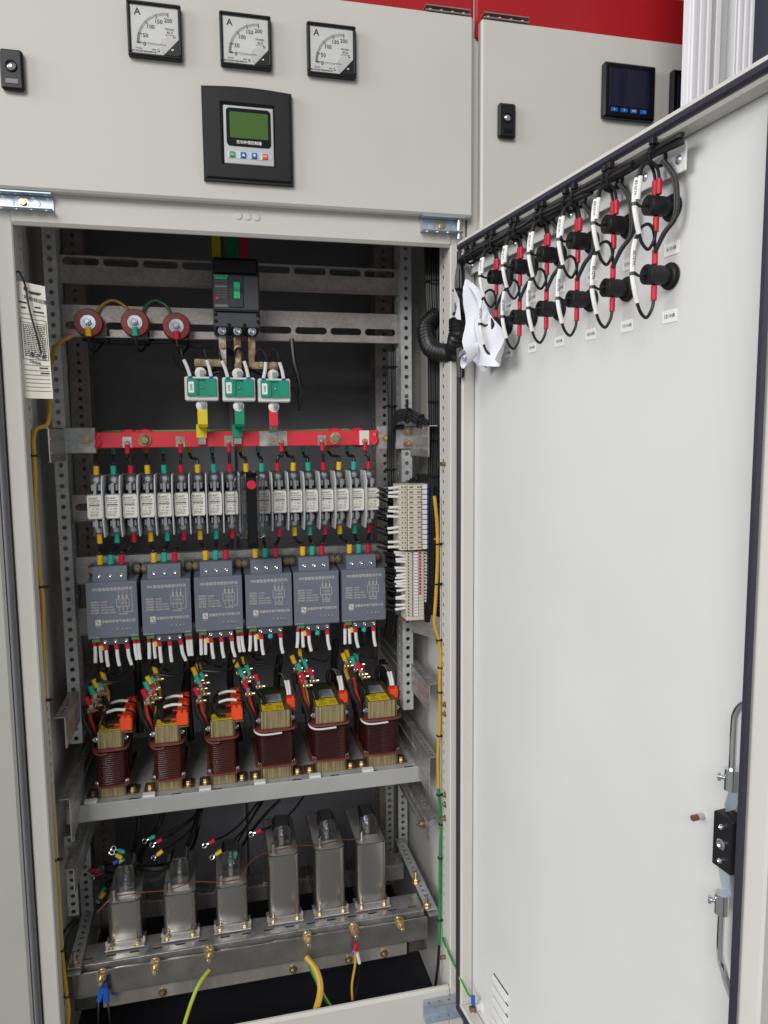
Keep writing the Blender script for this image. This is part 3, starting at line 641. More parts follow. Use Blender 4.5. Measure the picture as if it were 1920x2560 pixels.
lo = thing('rail_loom', 'thin black loom tied under the lower slotted rail', 'cable loom', (.15, .23, 1.285))
for k in range(3): MB().tube([(.06, .222+k*.004, 1.288), (.14, .224+k*.003, 1.284-k*.002), (.22, .222+k*.003, 1.286), (.28, .215, 1.282-k*.003), (.33, .19, 1.262+k*.004), (.39, .17, 1.22), (.46, .17, 1.21+k*.003)], .0026, 6, 4).build('loom_cable', 'wire_black', lo)
for x, z in ((.107, 1.286), (.181, 1.284), (.255, 1.285)):
    MB().tube([(x, .226+.011*math.cos(q), z+.008+.014*math.sin(q)) for q in [2*math.pi*i/12 for i in range(13)]], .0016, 6, 1).build('cable_tie', 'black', lo)
# circuit breaker
cb = thing('circuit_breaker', 'dark grey moulded case circuit breaker with a green toggle on the slotted rails', 'circuit breaker', (.348, .225, 1.29))
x0, x1 = .3045, .3905
MB().box(x0, x1, .136, .2245, 1.3, 1.432, .003).build('case', 'breaker', cb)
MB().box(x0+.001, x1-.001, .119, .1358, 1.332, 1.398, .003).build('cover', 'breaker', cb)
MB().box(x0+.001, x1-.001, .127, .1358, 1.303, 1.3315, .002).build('lower_cover', 'breaker', cb)
MB().box(x0+.002, x1-.002, .124, .1358, 1.3985, 1.428, .004).build('top_shield', 'black', cb)
MB().box(.334, .360, .1165, .1188, 1.338, 1.397, .001).build('toggle_frame', 'breaker_dark', cb)
tg = MB(); tg.prism([(.1162, 1.3525), (.1162, 1.384), (.109, 1.382), (.103, 1.372), (.106, 1.3685), (.112, 1.3665), (.113, 1.354)], lambda y, z, x: (x, y, z), .3425, .3535); tg.build('toggle', 'green_lever', cb)
pl = MB().box(.3065, .3325, .1183, .1188, 1.337, 1.3935).build('rating_plate', 'breaker_dark', cb)
MB().prism([(.3068, 1.3955), (.3335, 1.3955), (.3300, 1.3885), (.3100, 1.3885)], lambda x, z, y: (x, y, z), .1176, .1182).build('brand_badge', 'green_lever', cb)
mb = MB().text('TENGEN', .0052, (.3200, .1174, 1.392), sx=1.05); mb.build('lettering', 'print_dark', cb, smooth=0)
mb = MB()
for k, s in enumerate(('TGM1N-125L/3300', 'In 125A  AC400V', '50Hz  Ui 800V', 'Icu 50kA  Ics 35kA', 'TGM1N-125L/3300', 'In 125A  AC400V', '50Hz  Ui 800V')): mb.text(s, .0030, (.3195, .1181, 1.3845-.0048*k), sx=.9)
mb.box(.308, .331, .1178, .1182, 1.3385, 1.3425); mb.box(.3090, .3305, .1178, .1182, 1.3735, 1.377)
mb.build('plate_print', 'print_grey', cb, smooth=0)
MB().box(.309, .315, .1165, .1182, 1.3505, 1.356, .001).build('test_button', 'red_sleeve', cb)
mb = MB()
for x in (.309, .386):
    for z in (1.326, 1.314): mb.cut().lathe((x, .1268, z), F, [(0, .0036), (.0002, .0036), (.0003, .0022)], 12)
mb.build('case_screw', 'black_gloss', cb)
pole = [.3195, .3475, .3745]
for x in pole:
    MB().box(x-.0085, x+.0085, .131, .17, 1.290, 1.3025, .001).build('terminal_well', 'black', cb)
    mb = MB(); screw(mb, (x, .1308, 1.297), F, .0062, .004); mb.lathe((x, .1309, 1.297), F, [(0, .0075), (.0008, .0075)], 14); mb.build('terminal_screw', 'zinc', cb)
for x in (.333, .361): MB().lathe((x, .1268, 1.307), F, [(0, .0038), (.0002, .0038)], 12).build('vent_hole', 'black_gloss', cb)
# three feeder bars above the breaker
for x, m_, nm in ((.316, 'yellow_wrap', 'yellow'), (.347, 'green_wrap', 'green'), (.3745, 'red_bar', 'red')):
    one(MB().box(x-.009, x+.009, .33, .334, 1.38, 1.75, .001), 'feeder_bar', m_, 'dim %s feeder bar rising from the breaker top behind the header' % nm, 'busbar', 'feeder bars above the breaker')
# link bars below the breaker
def bar_thing(label, pieces, bolts, tail=None):
    t = thing('link_bar', label, 'busbar', pieces[0][:3], 'link bars under the breaker')
    for (ax, bx, ya, yb, az, bz, m_) in pieces: MB().box(ax, bx, ya, yb, az, bz, .0008).build('bar', m_, t)
    for q in bolts: mb = MB(); hexbolt(mb, q, F, .0048, .004); mb.build('bolt', 'brass', t)
    return t
bar_thing('tin plated crank shaped bar from the left breaker pole to the left transformer', [(pole[0]-.007, pole[0]+.007, .150, .154, 1.238, 1.295, 'tin_bar'), (.2665, .3265, .145, .149, 1.232, 1.2465, 'copper_bar'), (.268, .282, .150, .154, 1.165, 1.2318, 'tin_bar')],
    [(.3195, .1495, 1.2705), (.2735, .1445, 1.239), (.2935, .1445, 1.239), (.3175, .1445, 1.239)])
bar_thing('straight brown copper bar from the middle breaker pole to the middle transformer', [(pole[1]-.007, pole[1]+.007, .150, .154, 1.218, 1.295, 'copper_bar'), (pole[1]-.0075, pole[1]+.0075, .155, .159, 1.165, 1.224, 'green_wrap')], [(.3475, .1495, 1.266), (.3475, .1495, 1.244)])
bar_thing('crank shaped bar from the right breaker pole to the right transformer', [(pole[2]-.007, pole[2]+.007, .150, .154, 1.232, 1.295, 'copper_bar'), (.3725, .4235, .145, .149, 1.2285, 1.2425, 'copper_bar'), (.4085, .4225, .150, .154, 1.212, 1.2283, 'tin_bar'), (.408, .423, .1545, .1585, 1.165, 1.2118, 'red_bar')], [(.3905, .1445, 1.2355), (.4135, .1445, 1.2355)])
# current transformers
def ctrans():
    t = thing('current_transformer', '', 'transformer', (0, 0, 0), 'current transformers under the breaker')
    MB().box(-.0305, .0305, -.004, .03, -.0222, .0222, .002).build('housing', 'white_plastic', t)
    gb = MB(); gb.box(-.026, -.009, -.0105, -.0042, -.0135, .0185, .0008); gb.box(.0095, .0272, -.0105, -.0042, -.0135, .0185, .0008); gb.box(-.009, .0095, -.0062, -.0042, -.0135, .0185); gb.box(-.009, .0095, -.0105, -.0062, .0165, .0185); gb.box(-.009, .0095, -.0105, -.0062, -.0135, -.0118)
    gb.build('green_cover', 'green_ct', t)
    MB().prism([(-.009, -.0118), (-.0065, -.0095), (-.0065, .0145), (-.009, .0165)], lambda u, v, w_: (u, w_, v), -.0100, -.0062).build('cover_step', 'green_ct', t)
    MB().prism([(.0095, -.0118), (.0075, -.0095), (.0075, .0145), (.0095, .0165)], lambda u, v, w_: (u, w_, v), -.0100, -.0062).build('cover_step', 'green_ct', t)
    lb = MB().prism(rrect(-.0235, -.0135, -.008, .0125, .0015, 3), lambda u, v, w_: (u, w_, v), -.0109, -.0106).build('ratio_label', 'white_print', t)
    MB().text('200/5', .0055, (-.0185, -.0111, .002), ux=(0, 0, -1), uy=(1, 0, 0)).build('lettering', 'print_dark', lb, smooth=0)
    mb = MB(); screw(mb, (.0003, -.0063, .0025), F, .0028, .003); mb.build('screw', 'zinc', t)
    mb = MB()
    for x in (-.02, .018): mb.cut().box(x-.0035, x+.0035, -.0085, -.0042, .0186, .0222, .0006)
    mb.build('terminal_tab', 'blue', t)
    for z0, z1 in ((.022, .036), (-.038, -.022)):
        MB().box(-.0085, .0085, .010, .012, z0, z1, .0005).build('lug', 'tin_bar', t) if False else None
        mb = MB().lathe((-.001, .006, (z0+z1)/2+(.001 if z0 > 0 else -.001)), F, [(0, .0104), (.0008, .0104), (.0012, .0098)], 22); mb.build('spacer_disc', 'ceramic', t)
        mb = MB().box(-.002, .0065, .0015, .0035, z0+.001, z1-.002, .0004); mb.build('lug', 'tin_bar', t)
        mb = MB(); hexbolt(mb, (.003, .0013, (z0+z1)/2), F, .0032, .003); mb.build('lug_bolt', 'zinc', t)
    return t
cx = [(.2785, 1.190), (.347, 1.189), (.4134, 1.1875)]
c0 = ctrans(); cl = ['green and white current transformer above the yellow bar', 'green and white current transformer above the green bar, middle of three', 'green and white current transformer above the red strap']
for k, (x, z) in enumerate(cx):
    if k == 0: c0.location = (x, .134, z); c0['label'] = cl[0]
    else: copy_tree(c0, (x, .134, z), cl[k])
    for j, dx in enumerate((-.02, .018)):
        q = V((x+dx, .128, z+.0225)); tl = V(((-.010 if j == 0 else -.007)*(1 if k != 2 or j == 1 else -.5), 0, .030))
        t = thing('transformer_lead', '%s black lead with white marker tube on the %s transformer' % (('left', 'right')[j], ('left', 'middle', 'right')[k]), 'wire', q, 'leads of the current transformers')
        MB().tube([q, q+tl*.5+V((.001, 0, 0)), q+tl], .0033, 8, 3).build('wire_marker', 'white_plastic', t)
        e = q+tl; s = -1 if j == 0 else 1
        MB().tube([e-tl*.1, e+tl*.35, e+V((-.006, .006, .024)), e+V((-.014, .014, .022)), e+V((-.018, .02, .004)), e+V((-.008, .03, -.012)), e+V((.02, .036, -.016))], .0022, 7, 5).build('lead', 'wire_black', t)
wire([(.27, .17, 1.212), (.31, .165, 1.224), (.335, .165, 1.222), (.37, .165, 1.206), (.41, .168, 1.200), (.44, .175, 1.197), (.462, .18, 1.185), (.468, .185, 1.15)], .0035, 'wire_black', 'transformer_loom', 'black loom running behind the three transformers', 'cable loom')
wire([(.455, .185, 1.292), (.458, .18, 1.25), (.466, .178, 1.215), (.470, .18, 1.185), (.468, .185, 1.16)], .005, 'wire_black', 'transformer_loom', 'black loom dropping right of the transformers', 'cable loom')
# colour wrapped bars down to the busbars
def wrapped(x, m_, nm, lb, end_z, yb):
    t = thing('phase_strap', lb, 'busbar', (x, .17, end_z), 'straps between transformers and busbars')
    MB().tube([(x, .142, 1.166), (x, .142, 1.12), (x, .15, 1.118)], .001, 4, 1).build('core_edge', 'tin_bar', t) if False else None
    if nm != 'red':
        mb = MB().prism([(.139, 1.166), (.143, 1.166), (.143, 1.126), (.147, 1.1225), (.185, 1.1225), (.185, 1.1185), (.145, 1.1185), (.139, 1.124)], lambda y, z, u: (u, y, z), x-.009, x+.009); mb.build('wrapped_bar', m_, t)
        MB().box(x-.0135, x+.0065, .18, .184, 1.098, 1.1245, .001).build('wrapped_bar', m_, t)
        MB().box(x-.0115, x+.0045, .1795, .1845, 1.085, 1.0978, .0008).build('bare_end', 'tin_bar', t)
    else:
        MB().box(x-.0085, x+.0085, .139, .143, 1.120, 1.166, .001).build('wrapped_bar', m_, t)
        mb = MB().prism([(.139, 1.1198), (.143, 1.1198), (.186, 1.112), (.186, 1.084), (.182, 1.084), (.182, 1.108)], lambda y, z, u: (u, y, z), x-.008, x+.008); mb.build('bare_end', 'tin_bar', t)
        mb = MB(); hexbolt(mb, (x, .1815, 1.093), F, .004, .004); mb.build('bolt', 'brass', t)
wrapped(.2785, 'yellow_wrap', 'yellow', 'yellow wrapped strap below the left current transformer', 1.085, .28); wrapped(.347, 'green_wrap', 'green', 'green wrapped strap below the middle current transformer', 1.085, .235); wrapped(.4118, 'red_bar', 'red', 'red wrapped strap from the right transformer to the red busbar', 1.085, .19)
# ================================================================== busbars
BZ0, BZ1 = 1.0805, 1.1108
rb = thing('busbar', 'bright red wrapped busbar across the cabinet above the fuses', 'busbar', (.355, .19, BZ0), 'horizontal busbars')
MB().box(.0785, .6285, .188, .192, BZ0, BZ1, .0012).build('bar', 'red_bar', rb)
PATCH = [318, 451, 572, 703, 805, 912]; patch_x = [at(q, 1106, .187).x for q in PATCH]
for k, x in enumerate(patch_x):
    if k == 5: MB().box(x-.011, x+.009, .1868, .1879, BZ0+.0005, BZ1-.0005).build('bare_window', 'ceramic', rb)
    elif k == 3: MB().box(x-.043, x+.012, .1868, .1879, BZ0+.0005, BZ1-.0005).build('bare_window', 'tin_bar', rb)
    else: MB().box(x-.0085, x+.0085, .1868, .1879, BZ0+.0005, BZ0+.021).build('bare_window', 'tin_bar', rb)
    mb = MB(); hexbolt(mb, (x, .1867, BZ0+.008), F, .0042, .005); mb.build('bolt', 'brass', rb)
for q in (362, 838): mb = MB(); hexbolt(mb, (at(q, 1099, .187).x, .1867, 1.0955), F, .0085, .006); mb.build('bolt', 'brass_dull' if q < 500 else 'brass', rb)
for x in (.0835, .6235): MB().tube([(x-.004, .189, BZ0+.002), (x+.002, .186, BZ0+.01), (x-.002, .186, BZ1-.01), (x+.003, .189, BZ1-.002)], .005, 6, 4).build('tape_end', 'red_bar', rb)
one(MB().box(.085, .60, .232, .236, BZ0+.003, BZ1+.0030, .001), 'busbar', 'green_wrap', 'green busbar mostly hidden behind the red one', 'busbar', 'horizontal busbars')
one(MB().box(.085, .585, .276, .28, BZ0+.006, BZ1+.0042, .001), 'busbar', 'yellow_wrap', 'yellow busbar at the back behind red and green ones', 'busbar', 'horizontal busbars')
for k, q in enumerate((322, 364, 838, 896)):
    x = at(q, 1095, .2).x; one(MB().lathe((x, .226, 1.0965), F, [(0, .018), (.012, .0205), (.026, .0205), (.030, .018)], 22), 'post_insulator', 'red_bar', 'round red insulator peeping out behind the red busbar, %s from the left' % ORD[k], 'insulator', 'insulators behind the busbars')
for side, (xa, xb, bx, mt) in enumerate(((.0008, .0782, (.0135, .0135, .063), 'galv_matt'), (.6280, .7030, (.692, .692, .644), 'galv'))):
    t = thing('busbar_bracket', '%s galvanised plate carrying the end of the red busbar' % ('left', 'right')[side], 'bracket', (xa, .195, 1.07), 'plates at the busbar ends')
    MB().box(xa, xb, .1935, .1965, 1.0715, 1.1195, .0008).build('plate', mt, t)
    for x, z in zip(bx, (1.1085, 1.083, 1.095)): mb = MB(); hexbolt(mb, (x, .1933, z), F, .0062, .006, True, .011); mb.build('bolt', 'brass', t)
# ================================================================== fuse row
FX = [.0788+.03101*i for i in range(18)]; FZ = .9728
def fuse(div):
    t = thing('fuse', '', 'fuse', (0, 0, 0), 'white fuses in a row')
    MB().box(-.0115, .0115, -.03, 0, -.056, .056, .002).build('fuse_base', 'breaker_dark', t)
    MB().box(-.0085, .0085, -.0385, -.0302, -.060, .060, .001).build('base_rib', 'clear_grey', t)
    bd = MB().prism(rrect(-.0128, .0128, -.0215, .0215, .003, 3), lambda u, v, w_: (u, w_, v), -.085, -.056).build('ceramic_body', 'ceramic', t)
    mb = MB(); mb.text('CHNT', .0050, (-.002, -.0853, .0155), sx=1.2); mb.text('RT36-00(NT00)', .0030, (0, -.0853, .011)); mb.text('AC500V 120kA', .0026, (0, -.0853, .0072)); mb.box(-.0095, .0095, -.0853, -.0851, .0028, .0045); mb.text('gG AC660V 50kA', .0024, (0, -.0853, .0008)); mb.text('In   25A', .0036, (.002, -.0853, -.0042)); mb.text('CCC  (e)', .0036, (0, -.0853, -.0098)); mb.text('GB/T7676-1998', .0022, (-.001, -.0853, -.0142)); mb.text('AC500V 120kA', .0022, (-.002, -.0853, -.0168))
    mb.build('printing', 'print_dark', bd, smooth=0)
    for s in (1, -1):
        mb = MB().box(-.0118, .0118, -.083, -.058, .0216*s, .0232*s, .0004)
        for x in (-.0098, .0098): mb.lathe((x, -.0828, .0224*s), F, [(0, .0016), (.0015, .0012)], 8)
        mb.build('end_cap', 'zinc', t)
        MB().box(-.003, .003, -.074, -.045, .0235*s, .042*s, .0006).build('contact_blade', 'tin_bar', t)
        mb = MB().box(-.0085, -.0034, -.062, -.040, .028*s, .040*s, .001); mb.cut().box(.0034, .0085, -.062, -.040, .028*s, .040*s, .001); mb.build('clip', 'zinc', t)
        MB().box(-.0110, .0110, -.047, -.0456, .0365*s, .0605*s, .0004).build('terminal_cover', 'clear_grey', t)
        mb = MB(); hexbolt(mb, (0, -.0435, .048*s), F, .0058, .004, True, .008); mb.build('terminal_bolt', 'zinc', t)
    if div:
        mb = MB().prism([(-.098, -.030), (-.098, .040), (-.084, .0575), (-.012, .0575), (-.012, -.0575), (-.084, -.0575)], lambda y, z, x: (x, y, z), .0142, .0166); mb.build('divider', 'divider', t)
    return t
f0, f1 = fuse(True), fuse(False)
SL = ['yellow', 'teal', 'red']; SN = ['yellow', 'green', 'red']
for i, x in enumerate(FX):
    lb = 'white cartridge fuse with %s wires, %s from the left in the row' % (SN[i % 3], ORD[i])
    if i == 0: f0.location = (x, .225, FZ); f0['label'] = lb
    elif i == 17: f1.location = (x, .225, FZ); f1['label'] = lb
    else: copy_tree(f0, (x, .225, FZ), lb)
STX = [240, 285, 321, 366, 409, 451, 474, 530, 574, 600, 644, 697, 713, 756, 805, 819, 864, 911]
SWC = [.101, .1993, .2967, .3935, .4882, .5848]; TDX = (-.0222, -.0026, .017)
for i, x in enumerate(FX):
    ph = i % 3; red = ph == 2; sx = patch_x[i//3] if red else at(STX[i], 1120, (.286, .24)[ph]).x
    ys = .184 if red else (.272, .228)[ph]; zs = BZ0+.003 if red else BZ0+.001
    t = thing('feed_wire', 'short black wire with %s sleeves from busbar to fuse, %s from the left' % (SN[ph], ORD[i]), 'wire', (x, .18, 1.03), 'wires from busbars to fuses')
    mb = MB(); sleeve(mb, (sx, ys, zs+.004), (sx, ys, zs-.014), .0046); mb.cut(); top = V((x+random.uniform(-.0012, .0012), .179, 1.0475)); sleeve(mb, top, (x, .180, 1.0305), .0052); mb.build('crimp_sleeve', SL[ph]+'_sleeve', t)
    p = V((sx, ys, zs-.012)); kx = top.x-sx
    if red: pts = [p, p+V((0, -.001, -.01)), top+V((kx*-.2, 0, .012)), top]
    else: pts = [p, V((sx+kx*.05, ys-.004, 1.064)), V((sx+kx*.3, ys*.6+.18*.4, 1.0585)), V((top.x-kx*.25, .19, 1.0585)), V((top.x, .181, 1.055)), top]
    MB().tube(pts, .0032, 8, 5).build('lead', 'wire_black', t)
    k, ph = divmod(i, 3); sw = V((SWC[k]+TDX[ph], .172, .860))
    t = thing('load_wire', 'black wire with %s sleeves from fuse down to grey switch, %s from the left' % (SN[ph], ORD[i]), 'wire', (x, .18, .91), 'wires from fuses to switches')
    bt = V((x, .180, FZ-.048)); mb = MB(); sleeve(mb, bt+V((0, 0, -.008)), bt+V((.0005, 0, -.026)), .0050); mb.cut(); sleeve(mb, sw+V((0, 0, .018)), sw+V((0, 0, -.001)), .0054); mb.build('crimp_sleeve', SL[ph]+'_sleeve', t)
    e = bt+V((.0005, 0, -.025)); g = sw+V((0, 0, .017)); d = g-e
    MB().tube([e, e+V((d.x*.10, .002, d.z*.3)), e+V((d.x*.6, .004, d.z*.68)), g+V((-d.x*.08, 0, .006)), g], .0031, 8, 5).build('lead', 'wire_black', t)
# fuse puller: black handle with clear shield on the tenth fuse
fp = thing('fuse_puller', 'black fuse puller handle with red button and clear shield on the fuse row', 'fuse puller', (.3605, .1, .9))
hd = MB(); 
prof = [(.050, .905), (.056, .895), (.066, .893), (.078, .9), (.078, 1.028), (.070, 1.0345), (.060, 1.034), (.052, 1.026), (.048, 1.0), (.047, .96)]
hd.prism(prof, lambda y, z, x: (x, y, z), .3525, .3705); hd.build('handle', 'black_gloss', fp)
hd = MB().box(.3535, .3695, .0415, .0468, .905, 1.0, .0025); hd.build('grip_ridge', 'black_gloss', fp)
MB().lathe((.3615, .0478, 1.013), F, [(0, .0085), (.004, .0085), (.0052, .0072)], 20).build('red_button', 'red_sleeve', fp)
def shell(x0, x1, y0, y1, z0, z1, r):
    mb = MB(); o = rrect(x0, x1, z0, z1, r, 4)
    mb.rings([[(u, y1, v) for u, v in o], [(u, y0, v) for u, v in o]], False, True); return mb
shell(.332, .386, .07, .125, .912, 1.0275, .012).build('clear_shield', 'clear', fp); 
mb = MB().tube([(u, .07, v) for u, v in rrect(.332, .386, .912, 1.0275, .012, 4)]+[(.386, .07, 1.0155)], .0006, 5, 1); mb.build('shield_edge', 'clear_grey', fp)
for x in (.345, .3495, .3745): MB().box(x, x+.0016, .069, .125, .914, 1.0255).build('shield_rib', 'clear', fp)
for z in (.945, .998): MB().box(.355, .367, .079, .139, z-.004, z+.004).build('puller_jaw', 'black', fp)
# ================================================================== capacitor switching modules
def switch(kind):
    t = thing('capacitor_switch', '', 'switch', (0, 0, 0), 'grey capacitor switches')
    hw, H = .0452, .1077
    prof = [(-.0, .001), (-.083, .0), (-.085, .002), (-.085, H-.002), (-.0835, H), (-.03, H+.0035), (0, H+.0035)]
    MB().prism(prof, lambda y, z, x: (x, y, z), -hw, hw).build('case', 'switch_grey', t)
    MB().box(-.0480, .0480, -.012, -.0002, .001, H+.003, .001).build('back_plate', 'switch_dark', t)
    bl = MB().prism([(-.077, H+.0002), (-.077, H+.018), (-.070, H+.0275), (-.030, H+.0275), (-.030, H+.003)], lambda y, z, x: (x, y, z), -.0335, .0275).build('terminal_block', 'switch_grey', t)
    for x in TDX:
        mb = MB(); screw(mb, (x, -.0771, H+.012), F, .0036, .002); mb.build('terminal_screw', 'chrome', bl)
    for x in (-.0405, .0405):
        MB().box(x-.0078, x+.0078, -.03, -.0125, H+.004, H+.025, .002).build('mounting_ear', 'switch_dark', t)
        mb = MB(); hexbolt(mb, (x+.0015*(1 if x > 0 else -1), -.0302, H+.0145), F, .0046, .004); mb.build('mounting_bolt', 'brass_dull', t)
    lbk = MB().box(-.0235, .0265, -.080, -.035, -.0145, -.0004, .0012).build('lower_terminal', 'switch_dark', t)
    for x in (-.017, .002, .021): mb = MB(); screw(mb, (x, -.0801, -.007), F, .0034, .0018); mb.build('terminal_screw', 'chrome', lbk)
    cons = ((-.0395, -.0245), (.031, .0450)) if kind == 1 else ((-.0395, -.0245),)
    for a, b in cons: MB().box(a, b, -.082, -.06, -.007, -.0004, .0008).build('signal_connector', 'green_con', t)
    P = MB(); y = -.0853
    P.text(TITLE, .0068, (.0015, y, H-.0135))
    for k, s in enumerate(LINES1 if kind == 1 else LINES2):
        vs, fs = TXT[s]; wd = max(p.x for p in vs)-min(p.x for p in vs); P.text(s, .0038, (-.0375+wd*.0038/2*.92, y, H-.037-.0052*k), sx=.92)
    P.text(COMPANY, .0060, (.0105, y, .0325)); P.text('HANYU', .0026, (-.026, y, .0235))
    for k, c_ in enumerate('PABC'):
        x = .008+(.0, .0085, .016, .0225)[k]; P.text(c_, .0040, (x, y, .0175))
    P.text('K+ K- KA', .0038, (-.0345, y, .0035))
    if kind == 1: P.text('KB KC', .0038, (.0375, y, .0035))
    # wiring diagram
    def ln(x0, z0, x1, z1, w_=.00035):
        d = V((x1-x0, 0, z1-z0)).normalized(); n = V((-d.z, 0, d.x))*w_; a, b = V((x0, y, z0)), V((x1, y, z1)); P.poly([a-n, b-n, b+n, a+n])
    def rc(x0, x1, z0, z1): ln(x0, z0, x1, z0); ln(x1, z0, x1, z1); ln(x1, z1, x0, z1); ln(x0, z1, x0, z0)
    ox, oz = .0195, H-.0405; rc(ox-.0112, ox+.0112, oz-.0075, oz+.0075)
    P.text('L1 L2 L3', .0035, (ox, y, oz+.0048)); P.text('复合开关', .0040, (ox, y, oz-.0002)); P.text('C1 C2 C3', .0035, (ox, y, oz-.0052))
    for dx, c_ in ((-.0072, 'U'), (0, 'V'), (.0072, 'W')):
        P.text(c_, .0034, (ox+dx, y, oz+.0205)); ln(ox+dx, oz+.0075, ox+dx, oz+.018); rc(ox+dx-.0012, ox+dx+.0012, oz+.0095, oz+.0145)
        ln(ox+dx, oz-.0075, ox+dx, oz-.0155)
    if kind == 1: P.text('N', .0034, (ox+.0165, y, oz+.0205)); ln(ox+.0165, oz+.018, ox+.0165, oz-.0175); ln(ox+.0165, oz-.0175, ox-.0, oz-.0175)
    else: ln(ox-.0072, oz-.0175, ox+.0072, oz-.0175); ln(ox-.0072, oz-.0155, ox-.0072, oz-.0175); ln(ox+.0072, oz-.0155, ox+.0072, oz-.0175); ln(ox, oz-.0125, ox-.004, oz-.0165); ln(ox, oz-.0125, ox+.004, oz-.0165)
    P.text('电力电容器', .0032, (ox, y, oz-.0212))
    P.build('printing', 'print_pale', t, smooth=0)
    lg = MB().box(-.0310, -.0212, y, y+.0002, .0262, .0372).build('logo', 'print_pale', t)
    lw = MB(); pts = [(-.0288+.0060*(.5-.5*math.cos(q)), .0345-.0055*q/math.pi+.0012*math.sin(q*2)) for q in [math.pi*i/10 for i in range(11)]]
    for a, b in zip(pts, pts[1:]): d = V((b[0]-a[0], 0, b[1]-a[1])).normalized(); n = V((-d.z, 0, d.x))*.0007; A, B = V((a[0], y-.0002, a[1])), V((b[0], y-.0002, b[1])); lw.poly([A-n, B-n, B+n, A+n])
    lw.build('logo_stroke', 'switch_grey', t, smooth=0)
    mb = MB()
    for dx in (0, .0085, .016, .0225): mb.cut().lathe((.008+dx, y+.0001, .0130), F, [(0, .0008), (.0003, .0008)], 8)
    mb.build('led_hole', 'black', t)
    return t
SZ = .7226; s1, s2 = switch(1), switch(2)
for k, x in enumerate(SWC):
    lb = 'grey capacitor switch module with pale printing, %s from the left' % ORD[k]
    if k == 0: s1.location = (x, .225, SZ); s1['label'] = lb
    elif k == 3: s2.location = (x, .225, SZ); s2['label'] = lb
    else: copy_tree(s1 if k < 3 else s2, (x, .225, SZ), lb)
# leads under the modules: red ferrules and white marker tubes
random.seed(11)
LOWEND = []
for k, x in enumerate(SWC):
    spec = [(-.0365, 'red', 1, -.001), (-.0275, 'red', 1, .001)] + ([(.0345, 'red', 1, .002), (.0415, 'red', 1, .003)] if k < 3 else [])
    main = [(-.017, 'red', 1, .003), (.002, 'red', 1, .004), (.021, 'red', 1, .009)] if k < 3 else [(-.017, 'red', 1, .006), (.002, 'teal', 0, 0), (.021, 'red', 1, .006)]
    for j, (dx, colr, white, lean) in enumerate(spec+main):
        mn = j >= len(spec); q = V((x+dx, .158 if not mn else .152, SZ-(.007 if not mn else .0145))); lean += random.uniform(-.002, .002)
        t = thing('module_lead', '%s lead with %s under the %s switch module, counted from its left' % (ORD[j], 'white marker tube' if white else 'green sleeve', ORD[k]), 'wire', q, 'leads under the switch modules')
        mb = MB(); r = .0036 if not mn else .0048; sleeve(mb, q+V((0, 0, .001)), q+V((lean*.25, 0, -.010)), r); mb.build('crimp_sleeve', colr+'_sleeve', t)
        if mn and j == len(spec): mb = MB(); sleeve(mb, q+V((-.005, .003, 0)), q+V((-.005, .003, -.011)), .0042); mb.build('spare_sleeve', 'yellow_sleeve', t)
        e = q+V((lean, 0, -.043 if white else -.012))
        if white: MB().tube([q+V((lean*.25, 0, -.0105)), q.lerp(e, .65)+V((-lean*.2, 0, 0)), e], .0034, 8, 4).build('wire_marker', 'white_plastic', t)
        if mn: LOWEND.append((k, j-len(spec), e, t))
        else: MB().tube([e+V((0, 0, .003)), e+V((.001, .006, -.01)), e+V((.004, .03, -.014)), e+V((.012, .07, .0)), e+V((.02, .1, .01))], .0016, 6, 4).build('lead', 'wire_black', t)
